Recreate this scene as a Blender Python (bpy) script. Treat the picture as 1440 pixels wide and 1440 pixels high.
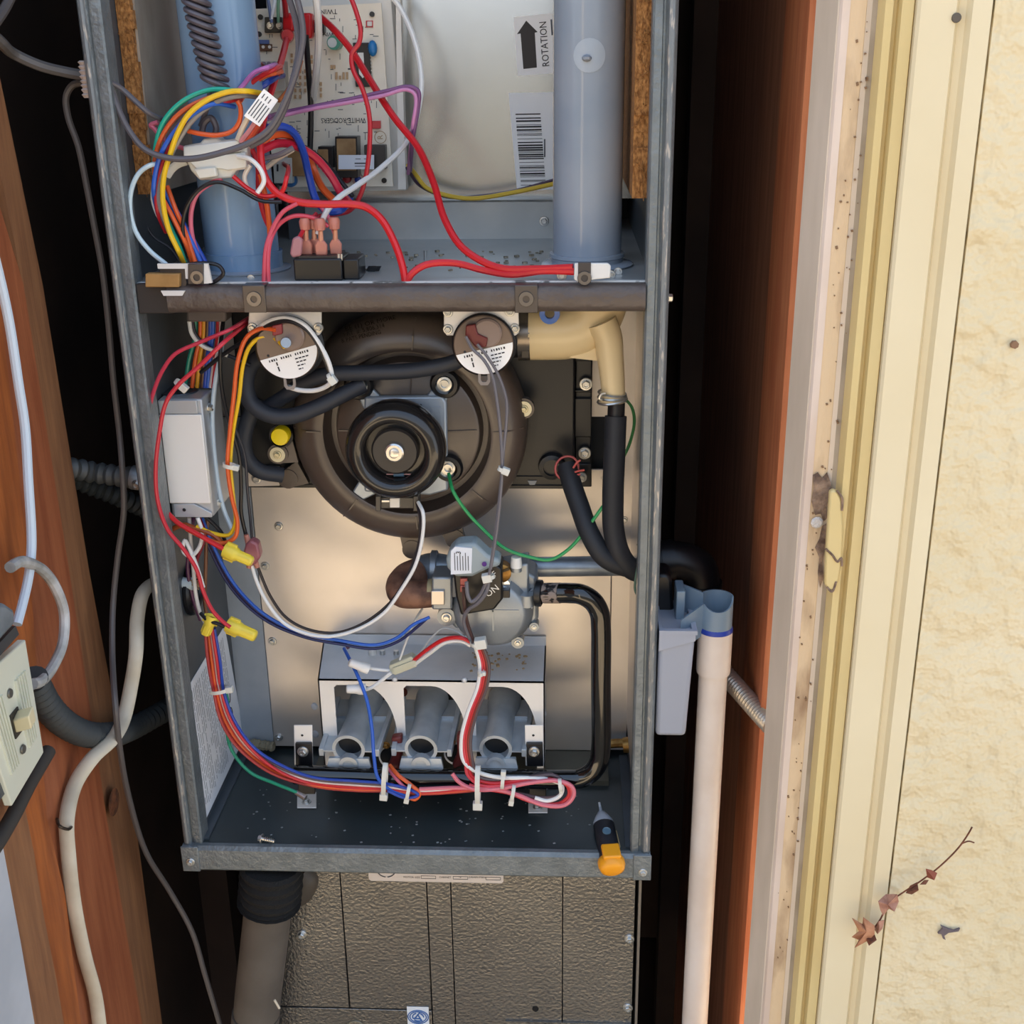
import bpy, math, random
from mathutils import Vector, Matrix, noise
random.seed(7)
for o in list(bpy.data.objects): bpy.data.objects.remove(o)
S = bpy.context.scene
COL = S.collection

# ---------------------------------------------------------------- camera
PITCH, YAW, ROLL = 0.356661, 0.051161, -0.012634
CAM = Vector((0.144660, -0.942823, 0.718774)); FPX = 1680.0
cp, sp, cy, sy = math.cos(PITCH), math.sin(PITCH), math.cos(YAW), math.sin(YAW)
FW = Vector((-sy*cp, cy*cp, -sp)); R0 = Vector((cy, sy, 0)); U0 = R0.cross(FW)
RT = math.cos(ROLL)*R0 + math.sin(ROLL)*U0; UP = -math.sin(ROLL)*R0 + math.cos(ROLL)*U0
cd = bpy.data.cameras.new('camera'); cam = bpy.data.objects.new('camera', cd); COL.objects.link(cam)
cd.sensor_width = 36; cd.lens = FPX/1440*36; cd.clip_start = 0.01
m = Matrix((RT, UP, -FW)).transposed().to_4x4(); m.translation = CAM; cam.matrix_world = m
S.camera = cam

# ---------------------------------------------------------------- light
W = bpy.data.worlds.new('sky'); S.world = W; W.use_nodes = True
nt = W.node_tree; nt.nodes.clear()
tc = nt.nodes.new('ShaderNodeTexCoord'); sx = nt.nodes.new('ShaderNodeSeparateXYZ')
rp = nt.nodes.new('ShaderNodeValToRGB'); bg = nt.nodes.new('ShaderNodeBackground'); ou = nt.nodes.new('ShaderNodeOutputWorld')
nt.links.new(tc.outputs['Generated'], sx.inputs[0]); nt.links.new(sx.outputs['Z'], rp.inputs[0])
nt.links.new(rp.outputs[0], bg.inputs[0]); nt.links.new(bg.outputs[0], ou.inputs[0])
e = rp.color_ramp.elements
e[0].position = 0.0; e[0].color = (0.86, 0.92, 1.0, 1)
e[1].position = 0.9; e[1].color = (0.46, 0.66, 1.0, 1)
bg.inputs[1].default_value = 1.0
sun = bpy.data.lights.new('sun', 'SUN'); sun.energy = 18; sun.angle = math.radians(0.55); sun.color = (1, .95, .86)
so = bpy.data.objects.new('sun', sun); COL.objects.link(so)
so.rotation_euler = Vector((-0.3, -0.62, -1.2)).to_track_quat('-Z', 'Y').to_euler()   # sun stands behind the house
so.location = (1, 3, 4)
S.view_settings.view_transform = 'Standard'; S.view_settings.look = 'None'
S.view_settings.gamma = 1; S.view_settings.use_curve_mapping = False
S.view_settings.exposure = 0.68

# ---------------------------------------------------------------- pixel -> world helpers
def ray(px, py): return FW + RT*((px-720)/FPX) + UP*((720-py)/FPX)
def A(px, py, Y): d = ray(px, py); return CAM + d*((Y-CAM.y)/d.y)
def AZ(px, py, Z): d = ray(px, py); return CAM + d*((Z-CAM.z)/d.z)
def AX(px, py, X): d = ray(px, py); return CAM + d*((X-CAM.x)/d.x)
def PX(p):
    d = Vector(p)-CAM; return (720+FPX*d.dot(RT)/d.dot(FW), 720-FPX*d.dot(UP)/d.dot(FW))
V = Vector

# ---------------------------------------------------------------- materials
def lin(h):
    if isinstance(h, tuple): return h
    c = [int(h[i:i+2], 16)/255 for i in (0, 2, 4)]
    return tuple(x/12.92 if x < .04045 else ((x+.055)/1.055)**2.4 for x in c)
MATS = {}
def mat(name, col, rough=.5, metal=0, col2=None, nscale=30, bump=0, bscale=200, stretch=(1, 1, 1), spec=.5, trans=0, coat=0, lo=.35, hi=.65, emit=0, detail=4, bdist=.002):
    if name in MATS: return MATS[name]
    M = bpy.data.materials.new(name); M.use_nodes = True; t = M.node_tree; b = t.nodes['Principled BSDF']
    c = lin(col); b.inputs['Base Color'].default_value = (*c, 1)
    b.inputs['Roughness'].default_value = rough; b.inputs['Metallic'].default_value = metal
    b.inputs['Specular IOR Level'].default_value = spec; b.inputs['Transmission Weight'].default_value = trans
    b.inputs['Coat Weight'].default_value = coat
    if emit: b.inputs['Emission Color'].default_value = (*c, 1); b.inputs['Emission Strength'].default_value = emit
    if col2 or bump:
        g = t.nodes.new('ShaderNodeNewGeometry'); mp = t.nodes.new('ShaderNodeMapping')
        mp.inputs['Scale'].default_value = stretch; t.links.new(g.outputs['Position'], mp.inputs[0])
    if col2:
        n = t.nodes.new('ShaderNodeTexNoise'); n.inputs['Scale'].default_value = nscale; n.inputs['Detail'].default_value = detail
        t.links.new(mp.outputs[0], n.inputs['Vector'])
        r = t.nodes.new('ShaderNodeValToRGB'); r.color_ramp.elements[0].position = lo; r.color_ramp.elements[1].position = hi
        r.color_ramp.elements[0].color = (*c, 1); r.color_ramp.elements[1].color = (*lin(col2), 1)
        t.links.new(n.outputs[0], r.inputs[0]); t.links.new(r.outputs[0], b.inputs['Base Color'])
    if bump:
        n = t.nodes.new('ShaderNodeTexNoise'); n.inputs['Scale'].default_value = bscale; n.inputs['Detail'].default_value = 3
        t.links.new(mp.outputs[0], n.inputs['Vector'])
        bm = t.nodes.new('ShaderNodeBump'); bm.inputs['Strength'].default_value = bump; bm.inputs['Distance'].default_value = bdist
        t.links.new(n.outputs[0], bm.inputs['Height']); t.links.new(bm.outputs[0], b.inputs['Normal'])
    MATS[name] = M; return M
def plastic(h, rough=.4, spec=.5): return mat('plastic_'+h+str(rough), h, rough, spec=spec)

paint = mat('cabinet_paint', '7b8285', .36, .3, col2='6c7376', nscale=60, bump=.45, bscale=260)
paint_in = mat('inner_paint', '4f565c', .45, .2, col2='474e55', nscale=25)
galv = mat('galvanized', 'e2dcd7', .36, .75, col2='d6d0ca', nscale=14, bump=.03, bscale=60)
galv_bright = mat('galvanized_bright', 'e4e7ea', .36, .25, col2='d4d8dc', nscale=20, bump=.04, bscale=80)
galv_plate = mat('zinc_plate', 'eeebe6', .45, .1)
black = mat('black_plastic', '17171a', .36)
blacksatin = mat('black_satin', '201d1c', .42, bump=.06, bscale=300)
browntan = mat('blower_plastic', '50443c', .33, spec=.8, bump=.04, bscale=400)
blackgloss = mat('black_gloss_paint', '0d0d0e', .10, coat=.6)
rubber = mat('rubber', '2b2f38', .55)
foamblk = mat('black_foam', '121212', .9, bump=.6, bscale=500)
white = mat('white_plastic', 'e9e6df', .35)
nylon = mat('nylon', 'dcdcd4', .4)
steel = mat('zinc_steel', 'c9c9c6', .28, .9)
brass = mat('brass', 'b48a4c', .4, .85, col2='8a6433', nscale=120)
alu = mat('cast_aluminium', '9ba1a6', .38, .55, bump=.08, bscale=500)
copper_red = plastic('6e2a26')
pinkins = mat('pink_nylon', 'dc8f7c', .3, trans=.35)
yellow = plastic('f2d024', .35)
wood_o = mat('wood_orange', 'b5662f', .6, col2='8c4a22', nscale=22, stretch=(6, 6, .6), bump=.15, bscale=60, lo=.3, hi=.7)
wood_r = mat('wood_red', 'a3603c', .6, col2='8a4a2c', nscale=18, stretch=(6, 6, .5), bump=.2, bscale=60, lo=.3, hi=.7)
wood_b = mat('wood_brown', '9a6c48', .65, col2='80563a', nscale=26, stretch=(6, 6, .5), bump=.2, bscale=70, lo=.3, hi=.7)
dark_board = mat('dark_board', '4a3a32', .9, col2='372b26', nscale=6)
ink = mat('ink', '1c1c20', .6)
inkgrey = mat('ink_grey', '55585e', .7)
paper = mat('paper', 'fbfaf8', .55)

# ---------------------------------------------------------------- mesh helpers
LOC = {}
class G:
    def __init__(s): s.v = []; s.f = []
    def add(s, vs, fs):
        n = len(s.v); s.v += [V(p) for p in vs]; s.f += [tuple(i+n for i in f) for f in fs]; return s
    def obox(s, c, ax, ay, az):
        c, ax, ay, az = V(c), V(ax), V(ay), V(az)
        vs = [c+i*ax+j*ay+k*az for k in (-1, 1) for j in (-1, 1) for i in (-1, 1)]
        return s.add(vs, [(0, 2, 3, 1), (4, 5, 7, 6), (0, 1, 5, 4), (2, 6, 7, 3), (0, 4, 6, 2), (1, 3, 7, 5)])
    def box(s, x0, x1, y0, y1, z0, z1):
        return s.obox(((x0+x1)/2, (y0+y1)/2, (z0+z1)/2), ((x1-x0)/2, 0, 0), (0, (y1-y0)/2, 0), (0, 0, (z1-z0)/2))
    def lathe(s, c, axis, prof, n=32, a0=0, a1=None, up=None):
        c = V(c); ax = V(axis).normalized(); u = ax.orthogonal().normalized() if up is None else (V(up)-ax*V(up).dot(ax)).normalized()
        w = ax.cross(u); full = a1 is None; b = len(s.v); k = n if full else n+1; rings = []
        for r, h in prof:
            if r < 1e-7: s.v.append(c+ax*h); rings.append([len(s.v)-1]*k); continue
            ring = []
            for i in range(k):
                t = 2*math.pi*i/n if full else a0+(a1-a0)*i/n
                s.v.append(c+ax*h+(u*math.cos(t)+w*math.sin(t))*r); ring.append(len(s.v)-1)
            rings.append(ring)
        for p, q in zip(rings, rings[1:]):
            for i in range(n if full else k-1):
                j = (i+1) % k
                f = [p[i], p[j], q[j], q[i]]; f2 = []
                for x in f:
                    if x not in f2: f2.append(x)
                if len(f2) > 2: s.f.append(tuple(f2))
        return s
    def cyl(s, p0, p1, r0, r1=None, n=16):
        p0, p1 = V(p0), V(p1); r1 = r0 if r1 is None else r1; L = (p1-p0).length
        return s.lathe(p0, p1-p0, [(0, 0), (r0, 0), (r1, L), (0, L)], n)
    def sphere(s, c, r, n=12, axis=(0, 0, 1), sq=1):
        return s.lathe(c, axis, [(r*math.sin(math.pi*i/(n//2)) if 0 < i < n//2 else 0, -r*sq*math.cos(math.pi*i/(n//2))) for i in range(n//2+1)], n)
    def tube(s, pts, r, n=8, caps=True, flat=1, fdir=None, rf=None):
        pts = [V(p) for p in pts]; T = []
        for i in range(len(pts)):
            a, b = pts[max(i-1, 0)], pts[min(i+1, len(pts)-1)]; d = b-a; T.append(d.normalized() if d.length > 1e-9 else V((0, 0, 1)))
        nrm = T[0].orthogonal().normalized() if fdir is None else V(fdir); base = len(s.v)
        for i, p in enumerate(pts):
            if fdir is not None: nrm = V(fdir)
            nrm = nrm - T[i]*nrm.dot(T[i])
            nrm = nrm.normalized() if nrm.length > 1e-6 else T[i].orthogonal().normalized()
            bi = T[i].cross(nrm); rr = r if rf is None else r*rf(i/(len(pts)-1), i)
            for k in range(n):
                t = 2*math.pi*k/n; s.v.append(p+(nrm*math.cos(t)*flat+bi*math.sin(t))*rr)
        for i in range(len(pts)-1):
            for k in range(n):
                a = base+i*n+k; b = base+i*n+(k+1) % n; s.f.append((a, b, b+n, a+n))
        if caps:
            s.f.append(tuple(base+k for k in reversed(range(n)))); e = base+(len(pts)-1)*n; s.f.append(tuple(e+k for k in range(n)))
        return s
    def prism(s, poly, vec):
        poly = [V(p) for p in poly]; vec = V(vec); n = len(poly)
        return s.add(poly+[p+vec for p in poly], [tuple(range(n))[::-1], tuple(range(n, 2*n))]+[(i, (i+1) % n, (i+1) % n+n, i+n) for i in range(n)])
    def frame(s, outer, inner, vec):
        o = [V(p) for p in outer]; i_ = [V(p) for p in inner]; n = len(o); vec = V(vec)
        vs = o+i_+[p+vec for p in o]+[p+vec for p in i_]; f = []
        for k in range(n):
            j = (k+1) % n
            f += [(k, j, n+j, n+k), (2*n+k, 3*n+k, 3*n+j, 2*n+j), (k, 2*n+k, 2*n+j, j), (n+k, n+j, 3*n+j, 3*n+k)]
        return s.add(vs, f)
    def quad(s, a, b, c, d): return s.add([a, b, c, d], [(0, 1, 2, 3)])
    def obj(s, name, m, parent=None, smooth=True, bevel=0, ang=35, seg=2):
        me = bpy.data.meshes.new(name); off = LOC.get(parent.name, V((0, 0, 0))) if parent else V((0, 0, 0))
        me.from_pydata([p-off for p in s.v], [], s.f); me.validate()
        import bmesh
        bm = bmesh.new(); bm.from_mesh(me); bmesh.ops.recalc_face_normals(bm, faces=bm.faces); bm.to_mesh(me); bm.free()
        if smooth:
            me.shade_smooth(); me.set_sharp_from_angle(angle=math.radians(ang))
        o = bpy.data.objects.new(name, me); COL.objects.link(o)
        if m: me.materials.append(m)
        if parent: o.parent = parent
        LOC[o.name] = off
        if bevel:
            b = o.modifiers.new('bevel', 'BEVEL'); b.width = bevel; b.segments = seg; b.limit_method = 'ANGLE'; b.angle_limit = math.radians(40)
        return o
def tag(o, label, cat, group=None):
    o['label'] = label; o['category'] = cat
    if group: o['group'] = group
    return o
def struct(o): o['kind'] = 'structure'; return o
def stuff(o): o['kind'] = 'stuff'; return o
def thing(name, label, cat, loc=(0, 0, 0), group=None):
    o = bpy.data.objects.new(name, None); COL.objects.link(o); o.location = loc; LOC[o.name] = V(loc); o.empty_display_size = .02
    return tag(o, label, cat, group)
def shell(name, loc=(0, 0, 0)):
    o = bpy.data.objects.new(name, None); COL.objects.link(o); o.location = loc; LOC[o.name] = V(loc); return struct(o)
def smooth_path(pts, per=6):
    P = [V(p) for p in pts]; out = []
    if len(P) < 3: return P
    E_ = [P[0]*2-P[1]]+P+[P[-1]*2-P[-2]]
    for i in range(1, len(E_)-2):
        p0, p1, p2, p3 = E_[i-1:i+3]
        t0 = 0; t1 = t0+max((p1-p0).length, 1e-6)**.5; t2 = t1+max((p2-p1).length, 1e-6)**.5; t3 = t2+max((p3-p2).length, 1e-6)**.5
        for k in range(per):
            t = t1+(t2-t1)*k/per
            a1 = p0*((t1-t)/(t1-t0))+p1*((t-t0)/(t1-t0)); a2 = p1*((t2-t)/(t2-t1))+p2*((t-t1)/(t2-t1)); a3 = p2*((t3-t)/(t3-t2))+p3*((t-t2)/(t3-t2))
            b1 = a1*((t2-t)/(t2-t0))+a2*((t-t0)/(t2-t0)); b2 = a2*((t3-t)/(t3-t1))+a3*((t-t1)/(t3-t1))
            out.append(b1*((t2-t)/(t2-t1))+b2*((t-t1)/(t2-t1)))
    out.append(P[-1]); return out
def px(pts, Y=None): return [AX(p[0], p[1], p[2]) if len(p) > 3 else A(p[0], p[1], p[2] if len(p) > 2 else Y) for p in pts]
def circ(c, r, n=24, ux=(1, 0, 0), uz=(0, 0, 1), a0=0, a1=2*math.pi, close=False):
    c, ux, uz = V(c), V(ux), V(uz); k = n+1 if close else n
    return [c+ux*(r*math.cos(a0+(a1-a0)*i/n))+uz*(r*math.sin(a0+(a1-a0)*i/n)) for i in range(k)]
def text(s, c, xd, yd, h, m, parent, name='lettering', w=None, off=.0004):
    """flat print: letters of cap height h centred at c, reading along xd"""
    cu = bpy.data.curves.new(name, 'FONT'); cu.body = s; cu.align_x = 'CENTER'; cu.align_y = 'CENTER'; cu.size = h/.7; cu.resolution_u = 2
    t = bpy.data.objects.new(name, cu); me = bpy.data.meshes.new_from_object(t); bpy.data.objects.remove(t); bpy.data.curves.remove(cu)
    xd, yd = V(xd).normalized(), V(yd).normalized(); n = xd.cross(yd)
    if not len(me.vertices): return None
    xs = [v.co.x for v in me.vertices]; k = 1 if w is None else w/(max(xs)-min(xs))
    offp = LOC.get(parent.name, V((0, 0, 0))) if parent else V((0, 0, 0))
    for v in me.vertices: v.co = V(c)+xd*v.co.x*k+yd*v.co.y+n*off-offp
    me.name = name; me.materials.append(m); o = bpy.data.objects.new(name, me); COL.objects.link(o)
    if parent: o.parent = parent
    return o
def lines(c, xd, yd, rows, m, parent, name='print_lines', off=.0003):
    """illegible small print as thin ink dashes: rows of (x0, x1, y, thickness) in metres from c"""
    g = G(); xd, yd = V(xd).normalized(), V(yd).normalized(); n = xd.cross(yd)*off; c = V(c)+n
    for x0, x1, y, t in rows: g.quad(c+xd*x0+yd*(y-t/2), c+xd*x1+yd*(y-t/2), c+xd*x1+yd*(y+t/2), c+xd*x0+yd*(y+t/2))
    return stuff(g.obj(name, m, parent, smooth=False))
_sc = {}
def screw(parent, c, r=.0045, d=(0, -1, 0), m=None, name='screw', kind='hex'):
    """hex washer-head screw lying on a surface at c, facing d"""
    c = V(c); d = V(d).normalized(); m = m or steel; key = (kind, m.name)
    if key not in _sc:
        g = G(); g.lathe((0, 0, 0), (0, 0, 1), [(0, -.1), (1, -.1), (1, .1), (.92, .2), (.62, .22)], 20)
        g.lathe((0, 0, .2), (0, 0, 1), [(.68, 0), (.66, .5), (.55, .6), (.32, .6), (.28, .42), (0, .42)], 6)
        g.box(-.42, .42, -.07, .07, .6, .85) if kind == 'slot' else None
        o = g.obj('screw', m); _sc[key] = o.data; bpy.data.objects.remove(o)
    o = bpy.data.objects.new(name, _sc[key]); COL.objects.link(o)
    off = LOC.get(parent.name, V((0, 0, 0))) if parent else V((0, 0, 0))
    o.matrix_world = Matrix.Translation(c-off) @ d.to_track_quat('Z', 'Y').to_matrix().to_4x4() @ Matrix.Rotation(random.random()*6, 4, 'Z') @ Matrix.Diagonal((r, r, r, 1))
    mw = o.matrix_world.copy()
    if parent: o.parent = parent; o.matrix_basis = mw
    return o
WIRES = 0
def wire(label, col, pts, Y=None, r=.0018, name='wire', cat='wire', group=None, rough=.35, n=8, per=6, m=None, parent=None, **k):
    P = smooth_path(px(pts, Y), per)
    o = G().tube(P, r, n, **k).obj(name, m or plastic(col, rough), parent)
    if label: tag(o, label, cat, group)
    return o
# ================================================================ the setting
ZB, ZT = -.85, 1.45
def vplan(poly, m, name, parent=None, z0=ZB, z1=ZT, **k):        # plan polygon (x, y) extruded upwards
    return G().prism([(x, y, z0) for x, y in poly], (0, 0, z1-z0)).obj(name, m, parent, **k)
conc = mat('concrete', 'a08f78', .8, col2='918169', nscale=3)
struct(G().box(-4, 4, -6, -.34, ZB-.06, ZB).obj('floor_outside', conc))
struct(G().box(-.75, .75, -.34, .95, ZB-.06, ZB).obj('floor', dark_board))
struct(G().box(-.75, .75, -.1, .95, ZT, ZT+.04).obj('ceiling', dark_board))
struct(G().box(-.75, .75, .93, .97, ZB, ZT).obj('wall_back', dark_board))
fence = mat('fence_paint', '4c4943', .8, col2='45423c', nscale=4)
wf = shell('wall_opposite_unseen', (0, -3.9, ZB))  # unseen fence, its height and dark tone shaped for reflections in the metal
G().box(-1.38, -1.12, -3.75, -3.5, ZB, ZB+2.5).obj('added_pillar', mat('added_pillar_stucco', 'f2dfc2', .85, col2='ead3b2', nscale=6), wf)  # unseen pillar, added as a bright warm source for streaks on the pipes
for i in range(22):
    x = -3.9+i*.36
    G().box(x-.172, x+.172, -3.9+.006*(i % 2), -3.87, ZB, ZB+1.72).obj('board', fence, wf, smooth=False)

# right jamb and trim: plan points read off at one height, everything stands plumb
XR = .325
Pb = AX(1097, 720, XR); Pc = AX(1126, 720, XR); YC = Pc.y
Xd = A(1160, 720, YC).x; Xe = A(1175, 720, YC-.004).x
stucco = mat('stucco_paint', 'e2d3b0', .75, col2='dbcba5', nscale=5, bump=1, bscale=42, bdist=.012)
cream = mat('cream_paint', 'e2d5b4', .55, col2='ddceaa', nscale=6, bump=.08, bscale=40)
shaded_yellow = mat('yellow_paint', 'd8c38c', .5, col2='d2bb82', nscale=8, bump=.08, bscale=60)  # deeper yellow puts the shading of the stops into their colour
greyp = mat('grey_primer', 'd8c8b6', .6, col2='cbbba8', nscale=14, stretch=(3, 3, .6))
weath = mat('weathered_paint', 'd9bf9c', .7, col2='8a6a50', nscale=34, stretch=(1, 1, .3), bump=.6, bscale=120, lo=.5, hi=.72, detail=10)
paleedge = mat('pale_edge', 'e0cfc2', .65, col2='cdb8a8', nscale=20, stretch=(1, 1, .4))
trim_shade = mat('taupe_shade_band', 'ab9c88', .7, col2='93846f', nscale=20)  # paints the shade band between the jamb edge and the stops
wr = shell('wall_right', (.34, .1, ZB))
vplan([(XR+.0005, Pb.y+.07), (XR+.0005, .93), (XR+.06, .93), (XR+.06, Pb.y+.07)], mat('wood_shaded', 'b07a60', .7, col2='96624a', nscale=16, stretch=(5, 5, .5)), 'sheathing', wr)  # darker copy of the stud's redwood, shade inside put into its tone
xo = AX(1065, 720, XR-.002)
vplan([(XR-.004, Pb.y+.003), (XR-.007, xo.y-.012), (XR-.004, xo.y), (XR+.013, xo.y), (XR+.04, Pb.y+.003)], mat('wood_lit', 'd4875c', .55, col2='c06c46', nscale=20, stretch=(6, 6, .5), bump=.2, bscale=60), 'stud', wr)  # brighter copy of the same redwood, outdoor light put into its colour
vplan([(XR-.03, .66), (XR-.03, .70), (XR+.0, .70), (XR+.0, .66)], dark_board, 'stud', wr)
Pj = A(1097, 720, YC+.026)
vplan([(Pj.x, Pj.y), (XR-.001, Pc.y+.001), (XR+.001, Pc.y), (XR+.03, Pc.y), (XR+.03, Pj.y+.004), (Pj.x+.001, Pj.y+.003)], greyp, 'jamb', wr)
Xm = XR+(Xd-XR)*.36
struct(vplan([(XR, YC), (XR+.0015, YC-.0018), (Xm, YC-.0015), (Xm, YC+.02), (XR, YC+.02)], paleedge, 'trim_1'))
struct(vplan([(Xm, YC-.0010), (Xd-.001, YC-.0006), (Xd, YC+.001), (Xd, YC+.02), (Xm, YC+.02)], weath, 'trim_5'))
struct(vplan([(Xd, YC+.001), (Xe+.002, YC-.002), (Xe+.002, YC+.02), (Xd, YC+.02)], trim_shade, 'trim_2'))
Yf = YC-.014; x1 = A(1176, 720, YC-.010).x; x2 = A(1193, 720, Yf).x; x3 = A(1198, 720, Yf).x; x4 = A(1218, 720, Yf-.006).x
Yg = Yf-.012; x5 = A(1221, 720, Yg).x
struct(vplan([(x1, YC+.01), (x1, YC-.008), (x1+.002, Yf), (x2-.001, Yf), (x2, Yf+.005), (x3, Yf+.005), (x3+.001, Yf-.004), (x4-.001, Yf-.006), (x4+.002, Yf), (x4+.002, YC+.01)], shaded_yellow, 'trim_3'))
x6 = A(1268, 720, Yg).x; x7 = A(1288, 720, Yg-.004).x; x8 = A(1313, 720, Yg-.004).x
struct(vplan([(x5, YC+.01), (x5, Yg+.002), (x5+.002, Yg), (x6, Yg), (x6+.003, Yg+.0045), (x7-.002, Yg+.003), (x7, Yg-.004), (x8-.001, Yg-.004), (x8, Yg-.002), (x8, YC+.01)], cream, 'trim_4'))
x9 = 3.0
bmW = G(); bmW.box(x8+.0012, x9, Yg-.003, YC+.05, ZB, 2.2)
bmW.box(-3.0, -.335, Yg-.003, YC+.05, ZB, 2.2); bmW.box(-.335, x8+.0012, Yg-.003, YC+.05, ZT-.1, 2.2)
struct(bmW.obj('wall_front', stucco))
# torn lock-mortise scar on the jamb edge
sc_ = thing('strike_hole_scar', 'dark torn splintered scar with exposed filler on the weathered jamb edge', 'scar', A(1155, 725, YC))
darkw = mat('scar_wood', '5f4c42', .9, col2='a48a74', nscale=110, bump=.8, bscale=300)
for q in ([(1143, 668), (1150, 664), (1156, 672), (1163, 664), (1169, 682), (1166, 700), (1162, 712), (1163, 728), (1158, 733), (1154, 722), (1146, 724), (1141, 705), (1144, 688)], [(1156, 740), (1162, 736), (1160, 770), (1156, 790), (1158, 812), (1153, 826), (1150, 806), (1152, 784), (1146, 770), (1152, 758)]):
    G().prism(px(q, YC-.0016), (0, -.0006, 0)).obj('scar_patch', darkw, sc_)
G().prism(px([(1167, 692), (1172, 689), (1179, 692), (1184, 705), (1186, 745), (1184, 790), (1180, 815), (1174, 830), (1166, 831), (1160, 822), (1161, 790), (1164, 740)], Yf-.003), (0, .006, 0)).obj('paint_lump', shaded_yellow, sc_, bevel=.002)
G().lathe(A(1149, 735, YC-.0022), (0, -1, 0), [(0, .0014), (.0035, .0012), (.005, 0)], 9).obj('filler', mat('filler', 'cfcac6', .9, bump=.6, bscale=500), sc_)
for pts in ([(1177, 690), (1184, 700), (1184, 718)], [(1161, 772), (1170, 780), (1178, 790), (1183, 785), (1184, 796)], [(1163, 826), (1170, 832), (1176, 818)]):
    G().tube(smooth_path(px(pts, Yf-.0032)), .0010, 6).obj('crack', darkw, sc_)
g = G(); rr = random.Random(21)
for i in range(90):
    y = rr.uniform(20, 1430); t = y/1440; x = (1232-131*t)+rr.uniform(-24, 2)-4*t; q = rr.uniform(.0002, .0008)
    c = A(x, y, YC-.0012); g.obox(c, (q, 0, q*.3), (0, .0006, 0), (-q*.4, 0, q*rr.uniform(.6, 1.6)))
stuff(g.obj('dark_flecks', mat('fleck', '86694f', .9), sc_))
# left side: studs, sheathing
wl = shell('wall_left', (-.3, 0, ZB))
XL = -.28
def sidestud(pts, m, name='stud', X=XL, t=.038, **k):
    P = [AX(x, y, X) for x, y in pts]; return G().prism(P, (-t, 0, 0)).obj(name, m, wl, **k)
sidestud([(-260, -60), (-80, -60), (-58, 100), (33, 400), (97, 800), (150, 1150), (205, 1470), (100, 1500), (-260, 1500)], wood_r)
sidestud([(-60, -60), (-35, -60), (60, 400), (125, 800), (190, 1150), (232, 1470), (150, 1470), (96, 800), (32, 400)], wood_b, X=XL-.006, name='stud')
sidestud([(-300, 60), (-40, 60), (5, 470), (42, 800), (66, 1150), (92, 1260), (100, 1330), (118, 1470), (-300, 1500)], wood_o, X=XL+.004, t=.01, name='stud')
sidestud([(-300, 1060), (30, 1110), (48, 1200), (62, 1290), (80, 1380), (95, 1470), (-300, 1500)], wood_b, X=XL+.012, t=.012, name='stud')
sidestud([(-300, 1090), (0, 1168), (30, 1330), (52, 1460), (-300, 1500)], mat('white_board', 'c3c8d0', .6, col2='aeb4bd', nscale=12), X=XL+.022, t=.012, name='painted_board')
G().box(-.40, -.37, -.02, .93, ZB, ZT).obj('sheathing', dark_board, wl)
G().box(-.372, -.364, .0, .93, .86, .864).obj('board_joint', black, wl)
G().box(-.37, -.33, .42, .46, ZB, ZT).obj('stud', dark_board, wl)

k = AX(160, 1128, XL); G().lathe(k+V((.0002, 0, 0)), (1, 0, 0), [(.0001, .0004), (.006, .0008), (.011, .0004), (.013, 0)], 18).obj('knot', mat('knot_wood', '4a2c1c', .8, col2='7c4a2c', nscale=120, bump=.6, bscale=200), wl)
# ================================================================ furnace cabinet
fu = thing('furnace', 'open grey steel gas furnace cabinet with its front panels removed', 'furnace', (0, .2, 0))
HX = .2222; ZF = .028; YB = .165; ZD = A(560, 395.5, .01).z; ZTOP = 1.0
def mir(poly, s): return [(s*x, y) for x, y in poly]
flg = [(-HX, .02), (-HX, .004), (-.2214, .0005), (-.2195, -.0025), (-.2165, -.0028), (-.2140, -.0005), (-.2130, .0022), (-.2115, .0022), (-.2106, -.0004), (-.2050, -.0006), (-.2035, .001), (-.2035, .02)]
chip = mat('chip_highlight_bead', '7b8083', .34, .3, col2='b4aca4', nscale=300, stretch=(1, 1, .22), lo=.56, hi=.64, bump=.5, bscale=260)  # pale specks paint the bead's highlight together with its chipped paint
for s_ in (-1, 1):
    vplan(mir(flg, s_), paint, 'front_flange', fu, .004, ZTOP)
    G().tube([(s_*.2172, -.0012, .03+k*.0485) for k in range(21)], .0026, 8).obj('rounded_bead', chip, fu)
    G().box(min(s_*.2215, s_*.208), max(s_*.2215, s_*.208), .018, .72, 0, ZTOP).obj('side_panel', paint_in, fu)
G().prism([(-HX, -.0045, .001), (-HX, -.006, .003), (-HX, -.006, .024), (-HX, -.003, .0275), (-HX, .012, .0275), (-HX, .012, .001)], (2*HX, 0, 0)).obj('bottom_rail', paint, fu)
for s_ in (-1, 1):
    x = s_*.2145
    G().box(x-.0085, x+.0085, -.0072, -.005, .0005, .0285).obj('corner_tab', paint, fu, bevel=.001)
screw(fu, (HX+.0003, .02, A(948, 419, .02).z), .005, d=(1, 0, 0)); screw(fu, A(268, 1212, -.0072), .0042); screw(fu, A(904, 1227, -.0072), .0042)
floorp = mat('floor_pan', '3d4648', .3, .3, col2='353d40', nscale=12, bump=.05, bscale=50)
G().box(-.208, .208, .002, YB+.012, ZF-.004, ZF).obj('floor_pan', floorp, fu)
for s_ in (-1, 1):
    G().prism([(s_*.208, .006, ZF), (s_*.199, .006, ZF), (s_*.199, YB, ZF), (s_*.208, YB, ZF)], (0, 0, .002)).obj('floor_flange', paint_in, fu)
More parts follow.
